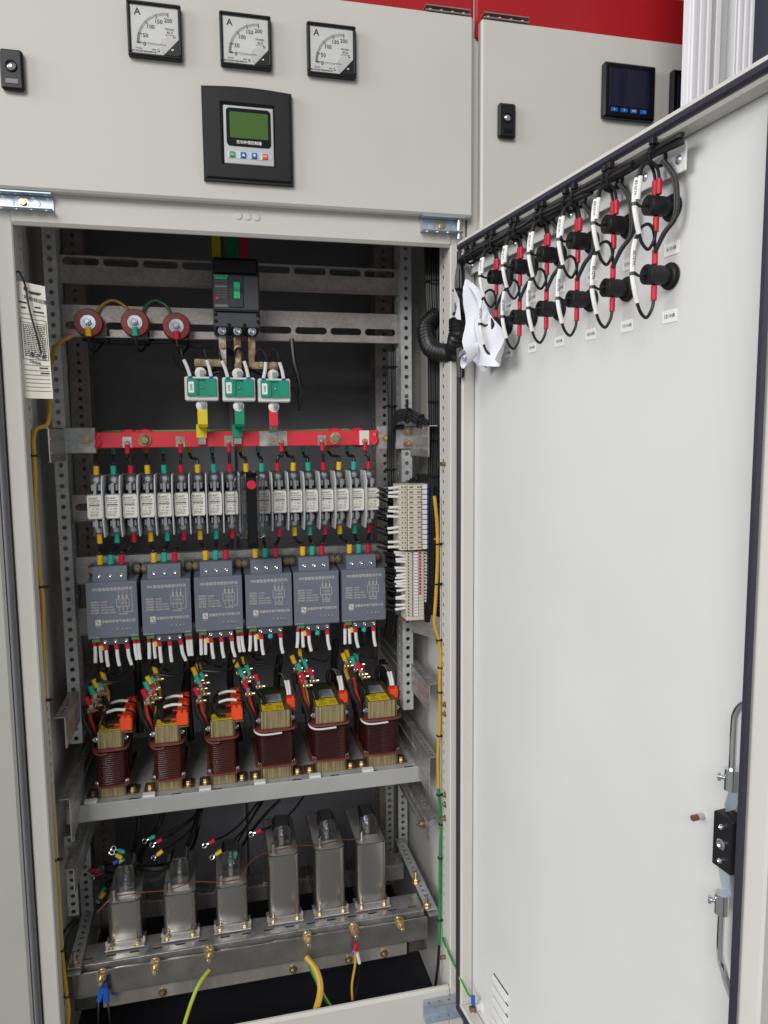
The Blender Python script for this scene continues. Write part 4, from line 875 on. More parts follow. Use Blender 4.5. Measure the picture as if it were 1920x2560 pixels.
# ================================================================== reactor shelf and reactors
SH = .389
sh = thing('reactor_shelf', 'pale grey steel shelf carrying the six reactors', 'shelf', (.355, .3, SH-.035))
MB().box(-.001, .7085, .152, .47, SH-.002, SH).build('shelf_top', 'galv_matt', sh)
MB().box(-.003, .7097, .148, .1517, SH-.029, SH+.0060, .0018).build('front_lip', 'shelf_grey', sh)
mb = MB()
for k in range(9): mb.cut(); x = .03+k*.0805; mb.prism(rrect(x, x+.02, .16, .166, .003, 3), lambda u, v, w_: (u, v, w_), SH+.0002, SH+.0005)
mb.build('shelf_slot', 'black', sh)
def loft(outline, levels):                               # outline(inset) -> list of (x,y); levels: (z, inset)
    return MB().rings([[(x, y, z) for x, y in outline(i)] for z, i in levels])
def reactor(kind):
    t = thing('reactor', '', 'reactor', (0, 0, 0), 'reactors on the shelf')
    A = kind == 'A'; hw = .0232 if A else .0300; cw_ = .0275 if A else .0378; zb = .0215 if A else .0255; zt = .0965 if A else .1035; yk = .0345 if A else .0375; D = .15
    en = 'enamel' if A else 'enamel_dark'
    MB().box(-hw, hw, 0, D, .0005, zb, .001).build('lower_core', 'lamination', t)
    MB().box(-hw, hw, 0, D, zt+.004, zt+.004+yk, .0012).build('upper_core', 'lamination', t)
    MB().box(-hw+.001, hw-.001, .0015, D-.0015, zt+.0041+yk, zt+.0048+yk).build('yoke_top', 'lamination_top', t)
    top = zt+.0049+yk
    for cy in (.024, .075, .126):
        ol = lambda i: rrect(-cw_+i, cw_-i, cy-.0255+i, cy+.0255-i, .010, 4)
        n = 15 if A else 17; lv = []; h0, h1 = zb+.0045, zt-.0045
        for k in range(n):
            a = h0+(h1-h0)*k/n; b = h0+(h1-h0)*(k+1)/n; lv += [(a+(b-a)*.03, .0026), (a+(b-a)*.25, .0006), (a+(b-a)*.5, .0), (a+(b-a)*.75, .0006), (a+(b-a)*.97, .0026)]
        loft(ol, lv).build('coil', en, t, smooth=50)
    for z in (zb+.0005, zt):
        for k, cy in enumerate((.024, .075, .126)):
            mb = MB().prism([(-cw_-.001, cy-.0255), (-cw_-.006, cy-.018), (-cw_-.006, cy+.0255), (cw_+.006, cy+.0255), (cw_+.006, cy-.018), (cw_+.001, cy-.0255), (hw*.75, cy-.0305), (-hw*.75, cy-.0305)], lambda u, v, w_: (u, v, w_), z, z+.0038); mb.build('bobbin_flange', 'bobbin', t)
    mb = MB().tube([(-cw_-.004, .03, zt+.004), (-cw_-.0045, .004, zt-.001), (-cw_*.7, -.006, zt-.0045), (cw_*(.3 if not A else -.2), -.0065, zt-.0035)], .0021, 7, 4); mb.build('insulating_tube', 'white_plastic' if not A else 'bobbin', t)
    # clamp angles
    for s in (-1, 1):
        MB().box(s*(hw+.0008), s*(hw+.0028), -.002, D, .0003, zb+.010, .0006).build('foot_angle', 'brass_dull', t)
        ft = MB().prism(rrect(s*(hw+.003) if s > 0 else -hw-.026, hw+.026 if s > 0 else -(hw+.003), -.001, .040, .005, 3), lambda u, v, w_: (u, v, w_), .0004, .0028).build('foot', 'brass_dull', t)
        mb = MB(); hexbolt(mb, (s*(hw+.014), .014, .0029), (0, 0, 1), .0056, .006); mb.build('foot_bolt', 'brass', t)
        mb = MB(); hexbolt(mb, (s*(hw+.001), .012, zt+.020), (s, 0, 0), .0055, .006, True, .009); mb.build('clamp_bolt', 'zinc', t)
        mb = MB(); hexbolt(mb, (s*(hw+.003), .008, zb+.006), (s, 0, 0), .0045, .005); mb.build('clamp_bolt', 'zinc', t)
    MB().box(hw+.0008, hw+.0026, -.001, D, zt+.006, zt+.004+yk*.95, .0005).build('clamp_plate', 'brass_dull', t)
    ys, yl = (.003, .036) if A else (.004, .044)
    st = MB().box(-hw+.003, hw-.004 if A else hw-.012, ys, yl, top, top+.0004).build('warning_sticker', 'sticker_yellow', t)
    w2 = MB(); e = top+.0006
    def seg(a, b, w_=.0006):
        a, b = V((a[0], a[1], e)), V((b[0], b[1], e)); d = (b-a).normalized(); n = V((-d.y, d.x, 0))*w_; w2.poly([a-n, b-n, b+n, a+n])
    xc = -hw*.45; T3 = [(xc-.009, ys+.006), (xc+.009, ys+.006), (xc, ys+.020)]
    for q in range(3): seg(T3[q], T3[(q+1) % 3])
    seg((xc, ys+.009), (xc, ys+.015))
    if not A:
        for q in range(12): a, b = 2*math.pi*q/12, 2*math.pi*(q+1)/12; seg((xc+.008*math.cos(a), ys+.031+.006*math.sin(a)), (xc+.008*math.cos(b), ys+.031+.006*math.sin(b)), .0008)
        seg((xc-.006, ys+.027), (xc+.006, ys+.035), .0009)
    for q in range(3): seg((hw*.05, ys+.008+q*.007), (hw*.05+.014, ys+.008+q*.007), .0010)
    w2.build('warning_print', 'print_dark', st, smooth=0)
    if not A:
        np_ = MB().box(-hw+.004, hw-.012, .052, .098, top, top+.0004).build('name_plate', 'sticker_silver', t); w2 = MB()
        for q in range(7): seg((-hw+.008+.001*(q % 3), .057+q*.0058), (hw-.016-.004*(q % 2), .057+q*.0058), .0007)
        w2.build('plate_print', 'print_dark', np_, smooth=0)
        MB().prism([(-.006+.010*math.cos(q), .122+.010*math.sin(q)) for q in [2*math.pi*i/18 for i in range(18)]], lambda u, v, w_: (u, v, w_), top, top+.0004).build('round_sticker', 'sticker_green', t)
    # orange terminal blocks along the right edge
    for k, y0 in enumerate((.002, .052, .102) if A else (.035,)):
        x0, x1, z0, z1, dy = (hw-.004, hw+.019, top-.004, top+.022, .030) if A else (hw-.003, hw+.015, top-.012, top+.010, .024)
        ob = MB().box(x0, x1, y0, y0+dy, z0, z1, .002).build('orange_terminal', 'orange', t)
        mb = MB()
        for xx in (.28, .72): mb.cut().lathe((x0+(x1-x0)*xx, y0+.007, z1-.0002), (0, 0, 1), [(0, .0042), (.005, .0042), (.0051, .0028)], 10)
        mb.build('screw_tower', 'orange', ob)
        MB().box(x0-.001, x1+.001, y0-.001, y0+dy+.004, z0-.003, z0-.0003, .0004).build('terminal_bracket', 'brass_dull', ob)
        if A and k < 2:
            mb = MB(); sleeve(mb, (x0-.010, y0+.004, z0+.013), (x0+.001, y0+.004, z0+.013), .0032); mb.build('crimp_sleeve', 'red_sleeve', t)
            mb = MB()
            for dz in (0, .004): mb.cut().tube([(x0-.009, y0+.004, z0+.013), (x0-.026, y0+.002, z0+.012+dz), (x0-.034, y0+.01, z0+.026+dz), (x0-.022, y0+.012, z0+.040+dz)], .0019, 6, 5)
            mb.build('lead', 'wire_black', t)
            MB().tube([(x0-.024, y0+.012, z0+.038), (x0-.006, y0+.008, z0+.043), (x0+.012, y0+.005, z0+.042)], .0030, 8, 5).build('wire_marker', 'white_plastic', t)
            MB().tube([(x0+.011, y0+.005, z0+.042), (x0+.024, y0+.012, z0+.034), (x0+.026, y0+.03, z0+.016), (x0+.018, y0+.05, z0-.02)], .0019, 6, 5).build('lead', 'wire_black', t)
    if not A:
        for dx in (0, .005):
            mb = MB(); q = V((hw+dx, .04, top+.010)); sleeve(mb, q+V((0, 0, .007)), q, .0030); mb.build('crimp_sleeve', 'red_sleeve', t)
            MB().tube([q+V((0, 0, .007)), q+V((-.001, .006, .020)), q+V((-.004+dx*.3, .014, .034))], .0030, 8, 4).build('wire_marker', 'white_plastic', t)
            MB().tube([q+V((-.004+dx*.3, .0135, .033)), q+V((-.010, .02, .046)), q+V((-.02, .026, .046)), q+V((-.026, .034, .03)), q+V((-.018, .06, .0))], .0019, 6, 5).build('lead', 'wire_black', t)
    # phase leads climbing at the left
    for dx, m_, y in ((-.006, 'red_heat', .030), (-.012, 'wire_black', .018), (-.014, 'wire_black', .085), (-.010, 'red_heat', .100)):
        x = -cw_+dx*.5; lean = -.012 if m_ == 'red_heat' else -.02
        MB().tube([(x, y, zt-.002), (x+lean*.2, y+.002, zt+.03), (x+lean*.8, y+.006, zt+.055), (x+lean, y+.012, zt+.085)], .0042 if m_ == 'red_heat' else .0050, 8, 4).build('phase_lead', m_, t)
    return t
RX = [.0785, .1868, .2952, .4040, .5180, .6305]; ra, rbb = reactor('A'), reactor('B')
RL = ['reactor with reddish copper coil and orange terminals at the left end of the shelf', 'reactor with reddish copper coil and orange terminals, second from the left', 'reactor with reddish copper coil and tall orange terminals, third from the left',
      'reactor with dark coil and silver name plate, fourth from the left', 'reactor with dark coil and silver name plate, fifth from the left', 'reactor with dark coil at the right end of the shelf']
for k, x in enumerate(RX):
    src = ra if k < 3 else rbb
    if k in (0, 3): src.location = (x, .182, SH); src['label'] = RL[k]
    else: copy_tree(src, (x, .182, SH), RL[k])
    tg = MB().prism([(x-.049, .1555), (x-.026, .1555), (x-.026, .168), (x-.049, .168)], lambda u, v, w_: (u, v, w_), SH+.0006, SH+.0085); one(tg, 'shelf_tag', 'white_print', 'small white tag on the shelf left of the %s reactor' % ORD[k], 'tag', 'white tags on the shelf')
# bolted joints between module leads and reactor leads
JT = [[((257, 1685), (238, 1708)), ((250, 1711), (229, 1725)), ((233, 1740), (219, 1752))], [((388, 1675), (372, 1700)), ((380, 1697), (367, 1714)), ((382, 1722), (361, 1733))], [((497, 1667), (486, 1678)), ((502, 1685), (494, 1698)), ((503, 1712), (491, 1728))],
      [((610, 1650), (590, 1658)), ((618, 1671), (603, 1681)), ((641, 1694), (613, 1711))], [((750, 1630), (733, 1648)), ((762, 1656), (748, 1668)), ((776, 1680), (757, 1691))], [((868, 1633), (860, 1642)), ((891, 1640), (883, 1651)), ((904, 1671), (896, 1663))]]
ends = {(k, j): (e, t) for k, j, e, t in LOWEND}
for k in range(6):
    for j in range(3):
        (ax, ay), (bx, by) = JT[k][j]; yy = .215-.006*j; A_, B_ = at(ax, ay, yy), at(bx, by, yy-.01); yb = yy-.005
        t = thing('bolted_joint', '%s sleeved bolted wire joint above the %s reactor' % (SN[j], ORD[k]), 'joint', A_, 'bolted joints above the reactors')
        mb = MB(); d1 = V((.002, 0, -.008)); sleeve(mb, A_-d1, A_+d1, .0050); mb.cut(); d2 = V((.003, 0, -.0085)); sleeve(mb, B_-d2, B_+d2, .0050); mb.build('crimp_sleeve', SL[j]+'_sleeve', t)
        for q, dd in ((A_, d1), (B_, d2)):
            pp = q+dd*1.9; MB().box(pp.x-.0035, pp.x+.0035, pp.y-.001, pp.y+.001, pp.z-.006, pp.z+.008, .0005).build('ring_lug', 'zinc', t)
            mb = MB(); hexbolt(mb, pp+V((-.004, -.002, -.004)), (.95, -.25, .1), .0046, .005, True, .018); mb.lathe(pp+V((.004, -.004, -.003)), (.95, -.25, .1), [(0, .0044), (.0045, .0044)], 6); mb.build('bolt', 'brass', t)
        e, lt = ends[k, j]
        MB().tube([e+V((0, 0, .004)), e+V((.001, .004, -.012)), e.lerp(A_, .5)+V((.012 if j else .004, .012, -.006)), A_-d1*3+V((.004, .002, .004)), A_-d1*.8], .0024, 7, 5).build('lead', 'wire_black', lt)
        MB().tube([A_+d1*2.2, A_+V((.0, .016, -.03)), A_+V((.004+.006*j, .02, -.06)), V((RX[k]-.03-.004*j, .22, SH+.108))], .0044, 8, 4).build('tail_lead', 'wire_black' if j != 0 else 'yellow_cable', t)
# thick black cables passing behind the reactors
random.seed(5)
BK = [((338, 1600), (345, 1700), (350, 1830)), ((470, 1600), (468, 1700), (478, 1850)), ((590, 1600), (575, 1700), (600, 1850)), ((700, 1640), (692, 1720), (706, 1850)), ((840, 1600), (835, 1680), (842, 1800)), ((480, 1650), (462, 1720), (455, 1850)), ((955, 1650), (960, 1720), (965, 1850))]
for k, pts in enumerate(BK): wire([at(x, y, .33+.01*(k % 3)) for x, y in pts], .008, 'wire_black', 'back_cable', 'thick black cable hanging behind the reactors, %s from the left' % ORD[k], 'cable', 'black cables behind the reactors', 9, 5)
# ================================================================== capacitor tray
tr = thing('capacitor_tray', 'galvanised tray of channels carrying the six capacitors', 'tray', (.355, .18, .05))
TZ = .105
mb = MB().perf((.008, .094, TZ), (1, 0, 0), (0, 1, 0), .688, .055, .043, [.014], .010, .003, t=-.002, n=12); mb.box(.008, .696, .0925, .0938, TZ-.03, TZ, .0006); mb.build('front_channel', 'galv', tr)
mb = MB().perf((.008, .262, TZ), (1, 0, 0), (0, 1, 0), .688, .045, .043, [.022], .010, .003, t=-.002, n=12); mb.box(.008, .696, .2605, .2618, TZ-.035, TZ, .0006); mb.build('rear_channel', 'galv', tr)
for x in (-.0005, .697): MB().perf((x, .075, TZ+.012), (0, 1, 0), (1, 0, 0), .255, .0225, .0175, [.0112], .0046, .0032, t=-.002, n=8).build('side_channel', 'galv_matt', tr)
for x, y in ((.011, .083), (.012, .25), (.7, .085), (.7, .17)): mb = MB(); hexbolt(mb, (x, y, TZ+.0125), (0, 0, 1), .0062, .007, True, .026); mb.build('bolt', 'brass', tr)
nbz = thing('terminal_bar', 'dull metal bar with brass bolts along the front of the capacitor tray', 'busbar', (.35, .08, .05))
MB().box(.006, .7, .078, .083, .0495, .1000, .0012).build('bar', 'bar_dull', nbz)
for q in ((254, 2455), (388, 2428), (523, 2398), (770, 2360), (887, 2339), (1001, 2321)):
    p = at(q[0], q[1], .066); p = V((p.x, .0778, p.z+.010)); mb = MB(); mb.lathe(p, F, [(0, .0100), (.002, .0100), (.0021, .0085), (.0035, .0085)], 18); mb.lathe(p, F, [(.0036, .0080), (.011, .0080)], 6); mb.lathe(p, F, [(.0112, .0088), (.0128, .0088)], 16); mb.lathe(p, F, [(.013, .0074), (.0195, .0074)], 6); mb.lathe(p, F, [(.0195, .0042), (.031, .0042), (.032, .0034)], 10); mb.build('bolt', 'brass', nbz)
pb = thing('earth_bar', 'polished metal bar below the front bar of the capacitor tray', 'busbar', (.35, .1, .01))
MB().box(.055, .66, .098, .102, .008, .046, .0008).build('bar', 'polished', pb)
for x in (.02, .684): MB().box(x-.018, x+.022, .104, .107, .006, .048, .0008).build('end_plate', 'bar_dull', pb)
for x in (.165, .42, .535, .61): mb = MB(); hexbolt(mb, (x, .0978, .020), F, .0056, .006, True, .011); mb.build('bolt', 'brass_dull', pb)
def capacitor(h):
    t = thing('capacitor', '', 'capacitor', (0, 0, 0), 'steel can capacitors on the tray')
    ol = lambda i: rrect(-.0318+i, .0318-i, .002+i, .158-i, .011, 5)
    loft(ol, [(.004, .003), (.006, 0), (h-.004, 0), (h-.0035, -.0006), (h-.001, -.0006), (h, .0008)]).build('can', 'steel_can', t)
    loft(lambda i: rrect(-.0318+i, .0318-i, .002+i, .158-i, .011, 5), [(h+.0002, .0015), (h+.0008, .0022)]).build('lid', 'steel_dark', t)
    for y0, y1 in ((-.014, .030), (.130, .172)):
        MB().box(-.037, .037, y0, y1, .0006, .0034, .001).build('foot_plate', 'galv', t)
    mb = MB().prism([(-.0372, .0036), (.0372, .0036), (.0372, .012), (.0335, .015), (.0325, .009), (-.0325, .009), (-.0335, .015), (-.0372, .012)], lambda u, v, w_: (u, w_, v), -.0005, .0012); mb.build('foot_flange', 'galv', t)
    for x in (-.025, .024): mb = MB(); hexbolt(mb, (x, -.007, .0036), (0, 0, 1), .0040, .004, True, .012); mb.build('foot_bolt', 'brass', t)
    # clear terminal cover with three porcelain terminals
    sc_ = MB(); ch = .056 if h < .1 else .045; sec = [(.017, 0), (.017, ch-.009), (.012, ch), (-.012, ch), (-.017, ch-.009), (-.017, 0)]
    sc_.rings([[(u, .034, h+.001+v) for u, v in sec], [(u, .080, h+.001+v) for u, v in sec]], True, True); cv_ = sc_.build('clear_cover', 'clear', t)
    for yy in (.034, .080): MB().tube([(u, yy, h+.001+v) for u, v in sec], .0007, 5, 1).build('cover_edge', 'clear_grey', cv_)
    for u, v in (sec[1], sec[2], sec[3], sec[4]): MB().tube([(u, .034, h+.001+v), (u, .080, h+.001+v)], .0006, 5, 1).build('cover_edge', 'clear_grey', cv_)
    for y in (.045, .058, .070):
        MB().lathe((0, y, h+.001), (0, 0, 1), [(0, .0058), (.007, .0055), (.0075, .004), (.012, .004), (.0125, .005), (.016, .0048), (.0165, .003)], 14).build('terminal_insulator', 'steel_dark', t)
        MB().lathe((0, y, h+.0195), (0, 0, 1), [(0, .005), (.0035, .005), (.0036, .0028), (.015, .0028)], 8).build('terminal_stud', 'zinc', t)
    MB().lathe((-.020, .013, h+.0008), (0, 0, 1), [(0, .0045), (.003, .0045), (.0031, .0028), (.016, .0028), (.0161, .0036), (.021, .0036), (.0215, .002)], 10).build('earth_stud', 'chrome', t)
    return t
CX = [.0966, .2010, .3030, .4090, .5045, .5930]; k1, k2 = capacitor(.088), capacitor(.139)
for k, x in enumerate(CX):
    lb = '%s steel can capacitor with clear terminal cover, %s from the left on the tray' % ('short' if k < 3 else 'tall', ORD[k]); src = k1 if k < 3 else k2
    if k in (0, 3): src.location = (x, .128, .1085); src['label'] = lb
    else: copy_tree(src, (x, .128, .1085), lb)
# bare copper earth wire linking the capacitor studs
ew = [V((CX[k]-.020, .141, .1085+(.088 if k < 3 else .139)+.006)) for k in range(6)]
wire([ew[0]+V((-.03, -.01, -.02)), ew[0], ew[0]+V((.05, .01, -.004)), ew[1], ew[1]+V((.05, .004, .006)), ew[2], ew[2]+V((.045, 0, .004)), ew[2]+V((.052, -.004, .028)), ew[3]+V((-.03, -.002, -.004)), ew[3], ew[3]+V((.05, .002, .003)), ew[4], ew[4]+V((.045, .002, .003)), ew[5]], .0011, 'copper_wire', 'earth_wire', 'thin bare copper wire looping between the capacitor studs', 'wire', None, 6, 6)
wire([(.030, .255, .122), (.036, .24, .12), (.040, .2, .095), (.042, .14, .075), (.036, .10, .095), (.015, .09, .113)], .0011, 'copper_wire', 'earth_wire', 'thin copper wire hanging at the left end of the tray', 'wire', None, 6, 6)
# loose leads hanging over the capacitors: (sleeve pixel, colour, lug direction, path back)
def ring_lead(px, py, y, colr, dirv, path, label, r=.0022):
    q = at(px, py, y); d = V(dirv).normalized()
    t = thing('loose_lead', label, 'wire', q, 'loose leads over the capacitors')
    mb = MB(); sleeve(mb, q-d*.007, q+d*.007, .0042); mb.build('crimp_sleeve', colr, t)
    mb = MB(); a = d.orthogonal().normalized(); b = d.cross(a); c = q+d*.0165
    mb.tube([q+d*.006, q+d*.011], .0022, 7, 1); mb.tube([c+(d*math.cos(s)+a*math.sin(s))*.0046 for s in [2*math.pi*i/12 for i in range(13)]], .0013, 6, 1); mb.build('ring_lug', 'chrome', t)
    MB().tube([q-d*.006]+[at(x, yy, z) for x, yy, z in path], r, 7, 5).build('lead', 'wire_black', t)
LD = [(303, 2128, .2, 'teal_sleeve', (-1, 0, .55), [(330, 2150, .2), (370, 2165, .22), (410, 2160, .28)], 'green sleeved lead pointing up left over the first capacitor'),
 (297, 2141, .19, 'yellow_sleeve', (-1, 0, .8), [(325, 2165, .19), (370, 2172, .22), (410, 2165, .28)], 'yellow sleeved lead pointing up left over the first capacitor'),
 (380, 2094, .25, 'teal_sleeve', (-1, 0, -.4), [(430, 2075, .27), (480, 2045, .3), (500, 2010, .34)], 'green sleeved lead above the second capacitor'),
 (398, 2102, .24, 'red_sleeve', (-1, 0, -.5), [(440, 2080, .27), (485, 2045, .3), (503, 2010, .34)], 'red sleeved lead above the second capacitor'),
 (400, 2132, .22, 'yellow_sleeve', (-1, 0, -.7), [(440, 2105, .26), (480, 2070, .3), (498, 2020, .34)], 'yellow sleeved lead above the second capacitor'),
 (530, 2104, .22, 'red_sleeve', (-1, 0, -.45), [(570, 2085, .24), (610, 2050, .28), (650, 2000, .33)], 'red sleeved lead left above the third capacitor'),
 (547, 2131, .2, 'yellow_sleeve', (-1, 0, -.6), [(580, 2105, .24), (620, 2060, .28), (655, 2000, .33)], 'yellow sleeved lead over the third capacitor'),
 (588, 2137, .2, 'teal_sleeve', (-.3, 0, -1), [(592, 2110, .22), (615, 2070, .27), (660, 2000, .33)], 'green sleeved lead over the third capacitor'),
 (646, 2078, .22, 'red_sleeve', (-1, 0, -.35), [(690, 2060, .24), (730, 2030, .28), (760, 1990, .33)], 'red sleeved lead left of the fourth capacitor'),
 (251, 2174, .24, 'teal_sleeve', (-1, 0, -.5), [(275, 2160, .26), (310, 2170, .3)], 'green sleeved lead beside the left tray post'),
 (233, 2176, .23, 'red_sleeve', (1, 0, .1), [(215, 2180, .26), (205, 2200, .3)], 'red sleeved lead beside the left tray post, upper one'),
 (250, 2184, .22, 'red_sleeve', (-1, 0, -.4), [(270, 2180, .26), (300, 2185, .3)], 'red sleeved lead beside the left tray post, lower one'),
 (259, 2225, .22, 'teal_sleeve', (-.8, 0, -1), [(268, 2205, .24), (300, 2190, .3)], 'green sleeved lead left of the first capacitor'),
 (257, 2237, .21, 'yellow_sleeve', (-.7, 0, -1), [(272, 2215, .24), (305, 2195, .3)], 'yellow sleeved lead left of the first capacitor')]
for a in LD: ring_lead(*a[:6], a[6])
one((lambda m: (sleeve(m, at(283, 2158, .2), at(303, 2150, .2), .0042), m)[1])(MB()), 'spare_ferrule', 'blue', 'blue ferrule at the top of the first capacitor', 'ferrule')
CB = [([(348, 2040, .34), (345, 2075, .33), (335, 2120, .3), (325, 2150, .26), (345, 2168, .22), (400, 2172, .2), (430, 2155, .22), (470, 2110, .28), (500, 2020, .34)], .0055, 'thick black cable looping behind the first two capacitors'),
      ([(410, 2025, .34), (395, 2065, .33), (370, 2100, .3), (345, 2145, .26), (335, 2160, .24)], .0055, 'thick black cable falling right to left behind the first capacitor'),
      ([(505, 2010, .36), (495, 2070, .34), (480, 2120, .3), (440, 2165, .26), (380, 2170, .24)], .0040, 'black cable sweeping behind the second capacitor'),
      ([(370, 2100, .29), (352, 2150, .25), (358, 2170, .23)], .0032, 'thin black cable beside the second capacitor'),
      ([(700, 2000, .36), (660, 2040, .34), (620, 2090, .3), (600, 2130, .26)], .0035, 'black cable sweeping behind the third capacitor'),
      ([(190, 2300, .16), (160, 2340, .13), (158, 2400, .12)], .006, 'black cable leaving the tray at the left')]
for pts, r, lb in CB: wire([at(*q) for q in pts], r, 'wire_black', 'power_cable', lb, 'cable', 'black cables in the capacitor bay', 9, 6)
p_ = at(382, 2232, .36)
one(MB().lathe(p_, (0, 0, 1), [(0, .026), (.004, .031), (.018, .032), (.020, .030), (.046, .030), (.050, .026), (.051, .01)], 24), 'round_housing', 'galv_matt', 'pale grey round housing behind the first two capacitors', 'housing')
# earth leads under the tray
def striped(pts, r, label, name='earth_cable', m1='yellow_cable', m2='green_cable'):
    t = thing(name, label, 'cable', pts[0]); P = spline([V(p) for p in pts], 6)
    MB().tube(P, r, 9, 1).build('sheath', m1, t); MB().tube([p+V((r*.62, -r*.45, 0)) for p in P], r*.62, 7, 1).build('stripe', m2, t); return t
striped([at(523, 2425, .06), at(500, 2455, .045), at(480, 2500, .03), at(458, 2570, .02), at(452, 2620, .02)], .0031, 'yellow green earth cable hanging from the middle bolt of the tray bar', m1='lime_cable', m2='yellow_cable')
striped([at(765, 2392, .07), at(790, 2425, .05), at(800, 2470, .03), at(790, 2520, .02), at(770, 2560, .02), at(750, 2600, .02)], .0056, 'thick yellow earth cable curving down from the tray bar', m1='yellow_cable', m2='yellow_cable')
striped([at(768, 2400, .08), at(785, 2440, .07), at(810, 2490, .06), at(835, 2530, .05), at(850, 2570, .05)], .0032, 'green earth cable behind the thick yellow one', m1='green_cable', m2='lime_cable')
t = thing('small_earth_lead', 'thin yellow lead with red sleeve and white tube under the fifth tray bolt', 'wire', at(889, 2360, .06))
mb = MB(); sleeve(mb, at(890, 2358, .06), at(889, 2376, .06), .0045); mb.build('crimp_sleeve', 'red_sleeve', t)
mb = MB(); sleeve(mb, at(893, 2372, .065), at(880, 2382, .065), .0035); mb.build('spare_sleeve', 'blue', t)
MB().tube([at(893, 2382, .06), at(899, 2408, .06)], .0032, 8, 1).build('wire_marker', 'white_plastic', t)
MB().tube([at(888, 2376, .06), at(888, 2410, .06), at(880, 2460, .05), at(881, 2500, .04)], .0024, 7, 5).build('lead', 'yellow_cable', t)
MB().tube([at(898, 2405, .06), at(898, 2440, .06), at(888, 2490, .05), at(886, 2520, .04)], .0014, 6, 5).build('lead', 'wire_black', t)
t = thing('blue_ferrules', 'pair of blue sleeved wires hanging under the left tray bolt', 'wire', at(262, 2480, .06))
mb = MB(); sleeve(mb, at(258, 2468, .06), at(247, 2502, .06), .0052); mb.cut(); sleeve(mb, at(262, 2468, .06), at(268, 2504, .06), .0052); mb.cut(); sleeve(mb, at(283, 2468, .085), at(288, 2484, .085), .0050); mb.build('crimp_sleeve', 'blue', t)
mb = MB(); mb.tube([at(247, 2500, .06), at(246, 2540, .05), at(246, 2600, .05)], .0018, 6, 4); mb.cut(); mb.tube([at(268, 2502, .06), at(274, 2540, .05), at(278, 2600, .05)], .0018, 6, 4); mb.build('lead', 'wire_black', t)
# ================================================================== looms and terminals at the right
def loom(name, label, paths, r, ties, mat='wire_black'):
    t = thing(name, label, 'cable loom', paths[0][0])
    for p in paths: MB().tube(p, r, 7, 5).build('loom_cable', mat, t)
    for c, d, rad in ties:
        c, d = V(c), V(d).normalized(); a = d.orthogonal().normalized(); b = d.cross(a)
        MB().tube([c+(a*math.cos(s)+b*math.sin(s))*rad for s in [2*math.pi*i/14 for i in range(15)]], .0017, 6, 1).build('cable_tie', 'black', t)
        h_ = c+V((-rad, -.004, 0)); MB().box(h_.x-.004, h_.x+.001, h_.y-.003, h_.y+.003, h_.z-.0025, h_.z+.0025, .0006).build('tie_head', 'black', t)
    return t
def col(pts, n, sp, rows=2):                             # several parallel cables round a centre line
    out = []
    for i in range(n):
        k, rr = i % ((n+rows-1)//rows), i//((n+rows-1)//rows)
        ox = (k-((n+rows-1)//rows-1)/2)*sp+random.uniform(-.0004, .0004); out.append([V(p)+V((ox*(1+.0*j)+random.uniform(-.0006, .0006), rr*sp*.9, 0)) for j, p in enumerate(pts)])
    return out
random.seed(9)
cen = [(.722, .1, 1.52), (.722, .1, 1.44), (.724, .1, 1.36), (.727, .1, 1.30), (.729, .1, 1.22), (.730, .1, 1.14), (.730, .1, 1.09), (.728, .1, 1.03), (.727, .1, .98), (.726, .098, .93), (.726, .098, .86), (.726, .1, .78), (.724, .11, .72)]
loom('riser_loom', 'thick black cable loom down the right side wall beside the terminals', col(cen, 16, .0044), .0025, [((.723, .102, 1.395), (0, 0, 1), .0165), ((.725, .102, 1.335), (0, 0, 1), .0165), ((.730, .102, 1.165), (0, 0, 1), .0165), ((.730, .102, 1.118), (0, 0, 1), .0165), ((.730, .102, 1.09), (0, 0, 1), .0165), ((.727, .102, 1.02), (0, 0, 1), .017)])
c2 = [(.659, .186, 1.27), (.659, .186, 1.2), (.6585, .186, 1.12), (.657, .19, 1.06), (.657, .186, 1.0), (.657, .186, .93), (.656, .188, .86), (.655, .19, .8), (.656, .19, .75), (.655, .2, .70), (.652, .22, .66)]
loom('post_loom', 'slim black cable loom along the right mounting post', col(c2, 8, .0042), .0022, [((.659, .188, 1.24), (0, 0, 1), .0105), ((.659, .188, 1.16), (0, 0, 1), .0105), ((.657, .188, 1.03), (0, 0, 1), .0105), ((.657, .188, .9), (0, 0, 1), .0105)])
c3 = [(.657, .176, 1.120), (.664, .165, 1.138), (.684, .15, 1.140), (.704, .13, 1.128), (.722, .108, 1.108), (.731, .1, 1.095)]
loom('bridge_loom', 'black loom arching from the mounting post to the side loom above the bracket', [[V(p)+V((0, .003*(i % 2), .0036*(i-3))) for p in c3] for i in range(7)], .0023, [((.684, .15, 1.139), (1, -.8, -.3), .015), ((.704, .132, 1.128), (1, -.8, -.5), .014), ((.716, .115, 1.115), (1, -.8, -.5), .014)])
one(MB().box(.676, .682, .14, .144, 1.148, 1.172, .001), 'tie_tail', 'black', 'upright black cable tie tail above the bracket', 'cable tie')
one(MB().box(.655, .685, .186, .1928, 1.112, 1.1225, .001), 'rubber_pad', 'black_rubber', 'black rubber pad on top of the right busbar bracket', 'pad')
c4 = [(.742, .11, 1.0), (.72, .125, 1.012), (.70, .14, 1.010), (.684, .15, .998), (.676, .155, .98)]
loom('top_loom', 'black loom curving over the top of the terminal strip', [[V(p)+V((0, .003*(i % 2), .0036*(i-2))) for p in c4] for i in range(5)], .0024, [((.70, .141, 1.010), (1, -.6, 0), .012)])
